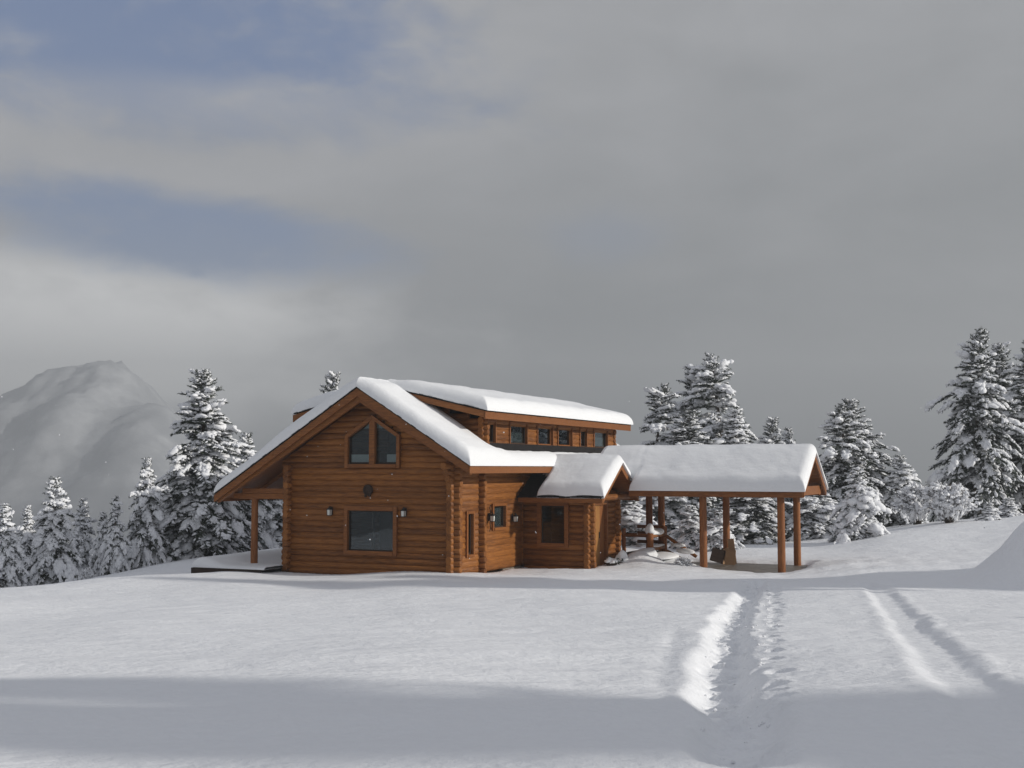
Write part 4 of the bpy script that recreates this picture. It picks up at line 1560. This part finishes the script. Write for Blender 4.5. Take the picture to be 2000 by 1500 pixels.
def bush_meshes(name, seed, h, r, snow=1.0, n=60):
    """deciduous shrub bent under snow: arching stems with snow along them"""
    rng = np.random.default_rng(seed)
    q = MB()
    P_, A_, S_ = [], [], []
    tb, td, tl = [], [], []
    for k in range(n):
        phi = rng.uniform(0, 6.28)
        L = rng.uniform(0.45, 1.0)
        R = r * L * rng.uniform(0.4, 1.0)
        H = h * rng.uniform(0.55, 1.0) * (1.05 - 0.35 * R / r)
        s = np.linspace(0, 1, 8)
        rad = R * s
        zz = H * (1.75 * s - 0.95 * s ** 2)
        pts = np.stack([rad * np.cos(phi) + 0.12 * np.sin(3 * s + k), rad * np.sin(phi) + 0.12 * np.cos(3 * s + k), zz], 1)
        for a, b_ in zip(pts[:-1], pts[1:]):
            q.tube(a, b_, 0.012, 0.009, 5, False)
        m = int(16 * snow)
        t = rng.uniform(0.25, 1.0, m)
        pp = np.stack([np.interp(t, s, pts[:, c]) for c in range(3)], 1)
        tt = np.stack([np.interp(np.minimum(t + 0.03, 1.03), s, pts[:, c]) for c in range(3)], 1) - pp + 1e-4
        pp += rng.normal(0, 0.10, pp.shape) * np.array([1, 1, 0.7])
        P_.append(pp)
        A_.append(tt)
        w = np.clip(rng.lognormal(-2.75, 0.40, m), 0.03, 0.17)
        S_.append(np.stack([w * 1.7, w, w * 0.7], 1))
        tb.append(pp[:6])
        d = tt[:6] + rng.normal(0, 0.05, (6, 3))
        td.append(d / np.linalg.norm(d, axis=1, keepdims=True))
        tl.append(rng.uniform(0.1, 0.3, 6))
    P_, A_, S_ = np.concatenate(P_), np.concatenate(A_), np.concatenate(S_)
    WV, WF = join(clustered(rng, P_, A_, S_))
    NV, NF = tuft(rng, np.concatenate(tb), np.concatenate(td), np.concatenate(tl), 0.02, 8, 0.8, 0.10)
    return (new_mesh(name + '_stems', q.v, q.f, 'bark'), new_mesh(name + '_twigs', NV, NF, 'bark'), new_mesh(name + '_snow', WV, WF, 'tree_snow', True))


KINDS = {
    'tall': fir_meshes('tall_fir', 101, 8.0, 2.1, 1.0, gaps=0.28, crook=0.5, droop=0.5, power=0.62, dense=1.2),
    'tall2': fir_meshes('broad_fir', 202, 8.0, 2.4, 0.9, gaps=0.25, crook=0.4, droop=0.55, power=0.68, dense=1.2),
    'mid': fir_meshes('mid_fir', 303, 5.0, 1.45, 1.3, gaps=0.12, droop=0.65, power=0.72, dense=1.2),
    'mid2': fir_meshes('mid_fir', 404, 5.0, 1.3, 1.45, gaps=0.18, crook=0.3, droop=0.8, power=0.68, dense=1.15),
    'white': fir_meshes('white_fir', 505, 3.4, 0.95, 1.6, droop=0.95, dense=1.15),
    'white2': fir_meshes('white_fir', 606, 3.4, 0.85, 1.55, gaps=0.15, droop=0.9),
    'crook': fir_meshes('crooked_fir', 707, 7.5, 1.7, 1.05, gaps=0.8, crook=0.40, droop=0.75, bare=0.64, power=0.42, dense=1.1),
    'crook2': fir_meshes('crooked_fir', 808, 7.5, 1.8, 1.05, gaps=0.75, crook=0.35, droop=0.75, bare=0.0, power=0.5, dense=1.1),
    'small': fir_meshes('small_fir', 909, 1.8, 0.6, 1.7, droop=0.9),
    'bush': bush_meshes('bush', 21, 1.9, 1.5, 1.1, 70),
    'bush2': bush_meshes('bush', 22, 1.6, 1.7, 1.3, 70),
}
NOM = {'tall': (8, 2.0), 'tall2': (8, 2.4), 'mid': (5, 1.45), 'mid2': (5, 1.25), 'white': (3.4, 0.95), 'white2': (3.4, 0.85), 'crook': (7.5, 1.7), 'crook2': (7.5, 1.8), 'small': (1.8, 0.6), 'bush': (1.9, 1.5), 'bush2': (1.6, 1.7)}


def plant(kind, X, Y, height, half, label, rot=0.0, cat='tree', group='snow covered firs', sink=0.15, z=None):
    bush = kind.startswith('bush')
    o = bpy.data.objects.new('snowy_shrub' if bush else 'fir_tree', None)
    COL.objects.link(o)
    gz = float(ground_z(np.array([X]), np.array([Y]), False)[0]) if z is None else z
    o.location = (X, Y, gz - sink)
    hn, rn = NOM[kind]
    sz = (height + sink) / hn
    sr = half / rn
    o.scale = (sr, sr, sz)
    o.rotation_euler = (0, 0, rot)
    tag(o, label, cat, group)
    names = ('stem', 'twig', 'snow_load') if bush else ('trunk', 'crown', 'snow_load')
    for nm, me in zip(names, KINDS[kind]):
        c = obj(nm, me, o)
    return o


def plant_px(kind, u, vtop, Y, half_px, label, rot=0.0, **kw):
    p = at(u, vtop, Y)
    gz = float(ground_z(np.array([p[0]]), np.array([Y]), False)[0])
    return plant(kind, p[0], Y, p[2] - gz, (1.10 if u > 300 else 0.74) * half_px * Y / F_PX, label, rot, **kw)


TREES = [
    ('tall', 397, 722, 47.0, 88, 'tallest dark fir left of the house, standing beside the low eave', 0.6),
    ('mid', 288, 893, 45.0, 58, 'full snowy fir just left of the tallest dark fir', 2.1),
    ('white2', 226, 968, 43.5, 34, 'slim white fir left of the full fir, at the crest of snow', 0.3),
    ('white', 202, 1000, 45.0, 34, 'small white fir half hidden behind the slim white fir', 4.0),
    ('mid2', 160, 974, 46.0, 44, 'narrow white fir right of the pointed fir at the left edge', 1.1),
    ('mid', 108, 930, 42.5, 66, 'pointed broad fir second tallest at the left edge', 3.6),
    ('mid2', 56, 988, 44.5, 44, 'greyish fir leaning against the left side of the pointed broad fir', 5.1),
    ('mid2', 10, 984, 40.5, 50, 'heavily snowed fir cut by the left edge of the photo', 2.7),
    ('mid', 480, 844, 52.0, 52, 'fir whose snowy top shows just above the low left eave', 0.9),
    ('tall2', 432, 950, 50.0, 60, 'low dark fir behind the left porch post', 2.4),
    ('mid', 535, 930, 53.0, 55, 'dark fir seen under the left overhang beside the log wall', 5.6),
    ('tall', 625, 724, 58.0, 60, 'fir whose tip alone stands above the left roof slope', 1.9),
    ('crook', 1276, 754, 58.0, 62, 'crooked fir nearest the right end of the dormer roof', 0.4),
    ('crook2', 1350, 714, 59.0, 66, 'middle crooked fir of the clump above the carport roof', 2.2),
    ('crook', 1412, 690, 57.0, 72, 'tallest crooked fir above the carport, with drooping side limbs', 3.5),
    ('tall2', 1320, 800, 55.0, 95, 'bushy dark fir low in the clump behind the carport roof', 0.2),
    ('mid2', 1440, 800, 56.0, 70, 'fir with an arching snowy limb at the right of the clump', 4.4),
    ('tall', 1490, 814, 60.0, 48, 'fir peeping over the carport ridge right of the clump', 1.3),
    ('mid', 1540, 834, 62.0, 34, 'tiny fir tip alone above the right part of the carport ridge', 2.8),
    ('white', 1228, 968, 51.0, 55, 'white fir seen between porch wall and the dark rear posts', 0.7),
    ('mid', 1300, 930, 53.0, 62, 'dark fir seen between rear posts and left front carport post', 1.7),
    ('white2', 1350, 985, 49.5, 34, 'small white fir just left of the left front carport post', 3.0),
    ('white', 1404, 996, 48.5, 34, 'small pointed white fir behind the cardboard', 5.2),
    ('tall2', 1466, 930, 52.0, 78, 'dark fir with few snow patches framed by the carport posts', 3.9),
    ('mid', 1590, 940, 52.0, 58, 'grey fir behind the right end of the carport', 0.1),
    ('tall2', 1652, 786, 56.0, 78, 'broad fir right of the carport, left one of a twin', 2.0),
    ('tall', 1690, 776, 57.5, 66, 'fir right of the carport, right one of a twin', 4.7),
    ('white', 1673, 914, 48.5, 46, 'low white fir standing in front of the twin firs', 1.0),
    ('mid', 1757, 888, 56.0, 44, 'middle sized fir between the twin firs and the shrubs', 2.9),
    ('tall2', 1897, 640, 58.0, 86, 'tallest big fir at the right with snowy shelves', 0.8),
    ('tall', 1952, 664, 62.0, 70, 'fir directly behind the tallest big fir on the right', 3.2),
    ('tall2', 1992, 668, 60.0, 84, 'big fir cut by the right edge of the photo', 5.5),
    ('small', 1932, 985, 50.5, 22, 'tiny white fir at the foot of the tallest right fir', 0.0),
    ('small', 1970, 975, 52.0, 22, 'tiny white fir near the right edge beneath big firs', 1.5),
]
for t in TREES:
    plant_px(*t)
plant_px('bush', 1790, 925, 52.5, 52, 'tangled snowy shrub left of the drooping shrub', 0.5, cat='shrub', group='snow laden shrubs')
plant_px('bush2', 1850, 922, 50.5, 58, 'drooping white shrub at the foot of the tallest right fir', 2.5, cat='shrub', group='snow laden shrubs')
plant_px('bush2', 170, 1100, 41.0, 26, 'low rounded snow covered shrub below the slim left firs', 1.2, cat='shrub', group='snow laden shrubs', sink=0.3)
plant_px('bush', 1335, 1082, 39.6, 24, 'small snowy shrub beside the entrance steps', 0.3, cat='shrub', group='snow laden shrubs', sink=0.2)
# firs beyond the right edge of the photo whose shadows cross the foreground
OFF = (
    (24.0, 1.4, 9.4, 2.4, 'tall2', 'nearest fir of the row right of the foreground'),
    (28.0, 1.3, 11.8, 2.4, 'tall', 'second fir of the row right of the foreground'),
    (30.0, 0.4, 13.0, 2.6, 'tall2', 'third fir of the row right of the foreground'),
    (33.0, 0.4, 15.0, 2.8, 'tall', 'tallest fir of the row right of the foreground'),
    (35.0, -0.5, 15.4, 2.8, 'tall2', 'fir at the far end of the right row'),
    (26.0, -0.9, 7.6, 2.4, 'mid', 'fir at the near end of the right row'),
    (27.5, -2.6, 9.4, 2.6, 'tall2', 'fir nearest the viewer in the right row'),
    (24.0, 29.8, 6.4, 2.0, 'tall', 'fir right of the shovelled heap, nearest the track'),
    (23.0, 28.0, 9.0, 2.3, 'tall2', 'fir beside the near side of the shovelled heap'),
    (25.0, 26.2, 12.0, 2.5, 'tall2', 'tallest fir beyond the shovelled heap'),
)
for i, (X, Y, hh, hf, kd, lb) in enumerate(OFF):
    plant(kd, X, Y, hh, hf, lb, i * 1.1, group='firs beside the foreground')
plant('bush2', 12.2, 17.7, 1.9, 1.1, 'snowy shrub standing right of the car track beyond the picture', 0.3, group='firs beside the foreground')

# ------------------------------------------------------------------ entrance: railing, steps, pots
def house_thing(name, label, cat, group=None):
    o = bpy.data.objects.new(name, None)
    COL.objects.link(o)
    o.location = tuple(C0)
    o.rotation_euler = (0, 0, -TH)
    tag(o, label, cat, group)
    return o


def lump_obj(name, spots, parent, sub=3, seed=1, rough=0.18):
    rng = np.random.default_rng(seed)
    p = np.array([s[:3] for s in spots], float)
    a = np.array([[math.cos(s[6]) if len(s) > 6 else 1.0, math.sin(s[6]) if len(s) > 6 else 0.0, 0.0] for s in spots])
    z = np.array([s[3:6] for s in spots], float)
    V, Fx = lumps(rng, p, a, z, sub, rough, 2.4)
    return obj(name, new_mesh(name, V, Fx, 'roof_snow', True), parent)


rail = house_thing('veranda_railing', 'log railing with snow caps on the raised veranda beside the entrance', 'railing')
PX, PYY = 3.45, 7.75
MB().tube((PX, PYY, -0.3), (PX, PYY, 0.86), 0.115, 0.11, 14).build('post', 'post_wood', rail)
MB().tube((PX, 9.3, -0.3), (PX, 9.3, 1.0), 0.10, 0.10, 14).build('post', 'post_wood', rail)
MB().tube((2.52, PYY, -0.3), (2.52, PYY, 0.98), 0.07, 0.07, 10).build('post', 'post_wood', rail)
for zz in (0.30, 0.74):
    MB().tube((PX, PYY + 0.05, zz), (PX, 9.3, zz), 0.075, n=12).build('rail', 'log_wood', rail)
for zz in (0.46, 0.76, 0.98):
    MB().tube((2.5, 9.25, zz), (PX, 9.25, zz), 0.06, n=12).build('rail', 'log_wood', rail)
for zz in (0.76,):
    MB().tube((2.45, PYY, zz), (PX, PYY, zz), 0.065, n=12).build('rail', 'log_wood', rail)
lump_obj('snow_cap', [(PX, PYY, 0.90, 0.16, 0.15, 0.30)], rail, seed=3)
lump_obj('snow_cap', [(PX, 8.5, 0.80, 0.75, 0.15, 0.16, math.pi / 2)], rail, seed=4)
lump_obj('snow_cap', [(PX, 8.5, 0.36, 0.7, 0.09, 0.06, math.pi / 2)], rail, seed=5)

ver = house_thing('veranda', 'raised timber veranda floor behind the entrance porch', 'veranda')
for i in range(12):
    MB().box(2.45 + i * 0.09, 2.536 + i * 0.09, 7.5, 9.4, 0.10, 0.15).build('plank', 'dark_wood', ver)
MB().box(2.47, 3.50, 7.52, 7.60, -0.4, 0.095).build('edge_beam', 'dark_wood', ver)

steps = house_thing('entrance_steps', 'snow buried wooden steps with brown side boards beside the entrance', 'steps')
for i in range(4):
    x0 = 3.56 + i * 0.26
    MB().box(x0, x0 + 0.28, 7.35, 9.0, -0.02 - i * 0.13, 0.06 - i * 0.13).build('tread', 'post_wood', steps, 0.008)
MB().prism([(3.5, 0.05), (3.62, 0.22), (4.75, -0.34), (4.7, -0.52)], 'y', 9.05, 9.15).build('stringer', 'log_wood', steps, 0.01)
MB().tube((3.55, 9.1, 0.70), (4.65, 9.1, 0.0), 0.06, n=10).build('hand_rail', 'log_wood', steps)
lump_obj('snow_cover', [(3.75, 8.0, 0.04, 0.55, 0.85, 0.15), (4.15, 8.0, -0.12, 0.5, 0.85, 0.15), (4.5, 8.0, -0.27, 0.45, 0.85, 0.14), (4.3, 9.05, 0.14, 0.42, 0.16, 0.13, -0.45), (4.0, 9.12, 0.36, 0.32, 0.13, 0.12, -0.5)], steps, seed=6, rough=0.12)

for i, (x, y, lab) in enumerate(((2.86, 5.55, 'dark pot with snow on top beside the door, left of two'), (3.0, 6.15, 'dark pot with a tall snow cap beside the door, right of two'))):
    p = W(x, y, -0.34)
    o = bpy.data.objects.new('plant_pot', None)
    COL.objects.link(o)
    o.location = tuple(p)
    tag(o, lab, 'pot', 'pots by the entrance')
    MB().tube((0, 0, 0), (0, 0, 0.30), 0.13, 0.17, 14).tube((0, 0, 0.28), (0, 0, 0.33), 0.19, 0.19, 14).build('pot', 'dark_wood', o)
    rg = np.random.default_rng(60 + i)
    nb = 40
    dd = rg.normal(0, 1, (nb, 3))
    dd[:, 2] = np.abs(dd[:, 2]) * 0.6
    dd /= np.linalg.norm(dd, axis=1, keepdims=True)
    NV, NF = tuft(rg, np.tile(np.array([[0, 0, 0.32]]), (nb, 1)), dd, rg.uniform(0.12, 0.24, nb), 0.03, 9, 0.7, 0.09)
    obj('leaf_clump', new_mesh('leaf_clump', NV, NF, 'needles'), o)
    lump_obj('snow_cap', [(0, 0, 0.37, 0.17, 0.15, 0.10 + 0.12 * i), (0.1, 0.05, 0.34, 0.11, 0.10, 0.08), (-0.1, -0.06, 0.35, 0.10, 0.08, 0.07), (0.02, -0.1, 0.33, 0.09, 0.08, 0.09)], o, sub=2, seed=70 + i, rough=0.4)

# ------------------------------------------------------------------ things leaning in the carport
bx = house_thing('cardboard_box', 'open flattened cardboard box leaning at the rear carport post', 'box')
bx.location = tuple(W(5.58, 9.35, -0.25))
for nm, (rx, ry, rz), loc, sx, sz in (('panel', (-0.22, 0.05, 0.10), (0.02, -0.12, 0.0), 0.34, 0.52), ('panel', (-0.25, -0.30, 0.95), (-0.06, -0.02, 0.0), 0.50, 0.46)):
    q = MB().box(0, sx, 0, 0.02, 0.0, sz)
    q.build(nm, 'cardboard', bx, 0.003, loc=loc, rot=(rx, ry, rz))
MB().box(-0.52, -0.06, 0.0, 0.02, 0.0, 0.46).build('panel', 'dark_wood', bx, 0.003, loc=(0.0, -0.1, 0.005), rot=(-0.18, 0.28, 0.35))
ld = house_thing('leaning_board', 'pale narrow board leaning against the rear carport post', 'board')
ld.location = tuple(W(5.80, 9.62, -0.25))
MB().box(-0.11, 0.11, 0, 0.035, 0, 0.86).build('panel', 'cardboard', ld, 0.003, rot=(-0.10, -0.12, 0.15))

# ------------------------------------------------------------------ loose snowflakes in the air
rg = np.random.default_rng(17)
nfl = 110
Yf = rg.uniform(9, 33, nfl)
Pf = np.stack([Yf * rg.uniform(-0.5, 0.5, nfl), Yf, CAM_H + Yf * rg.uniform(-0.075, 0.06, nfl)], 1)
sz = rg.uniform(0.003, 0.008, (nfl, 1)) * np.array([[1, 1, 1.2]])
FV_, FF_ = lumps(rg, Pf, rg.normal(0, 1, (nfl, 3)), sz, 1, 0.3)
fl = obj('falling_snow', new_mesh('falling_snow', FV_, FF_, 'tree_snow', True))
fl['kind'] = 'stuff'
fl['label'] = 'scattered snowflakes drifting in the air before the house'

# ------------------------------------------------------------------ crumbs of snow kicked out of the path
rc = np.random.default_rng(23)
cp = []
for P, n_, sd in ((PATH, 110, 0.16), (STEPS, 90, 0.16)):
    q = P[rc.integers(0, len(P), n_)]
    cp.append(q + rc.normal(0, 1, (n_, 2)) * np.array([sd, 0.12]))
cp = np.concatenate(cp)
cz = ground_z(cp[:, 0], cp[:, 1])
cs = np.clip(rc.lognormal(-4.6, 0.4, len(cp)), 0.005, 0.022)[:, None] * np.array([[1.2, 1.0, 0.9]])
CV_, CF_ = lumps(rc, np.column_stack([cp, cz + cs[:, 2] * 0.3]), rc.normal(0, 1, (len(cp), 3)) * np.array([1, 1, 0.1]), cs, 1, 0.4)
cr = obj('snow_crumbs', new_mesh('snow_crumbs', CV_, CF_, 'tree_snow', True))
cr['kind'] = 'stuff'
cr['label'] = 'small crumbs of snow scattered along the trodden path'

# ------------------------------------------------------------------ mist in the air
hz = MB().box(-1700, 1700, -600, 1900, -130, 170).build('haze', None)
m = bpy.data.materials.new('haze_air')
m.use_nodes = True
nt = NT(m.node_tree)
nt.n.clear()
out = nt.add('ShaderNodeOutputMaterial')
pv = nt.add('ShaderNodeVolumePrincipled')
pv.inputs['Color'].default_value = (0.82, 0.86, 0.90, 1)
pv.inputs['Density'].default_value = 0.00105
pv.inputs['Anisotropy'].default_value = 0.15
nt.l.new(pv.outputs[0], out.inputs['Volume'])
hz.data.materials.append(m)
hz['kind'] = 'stuff'
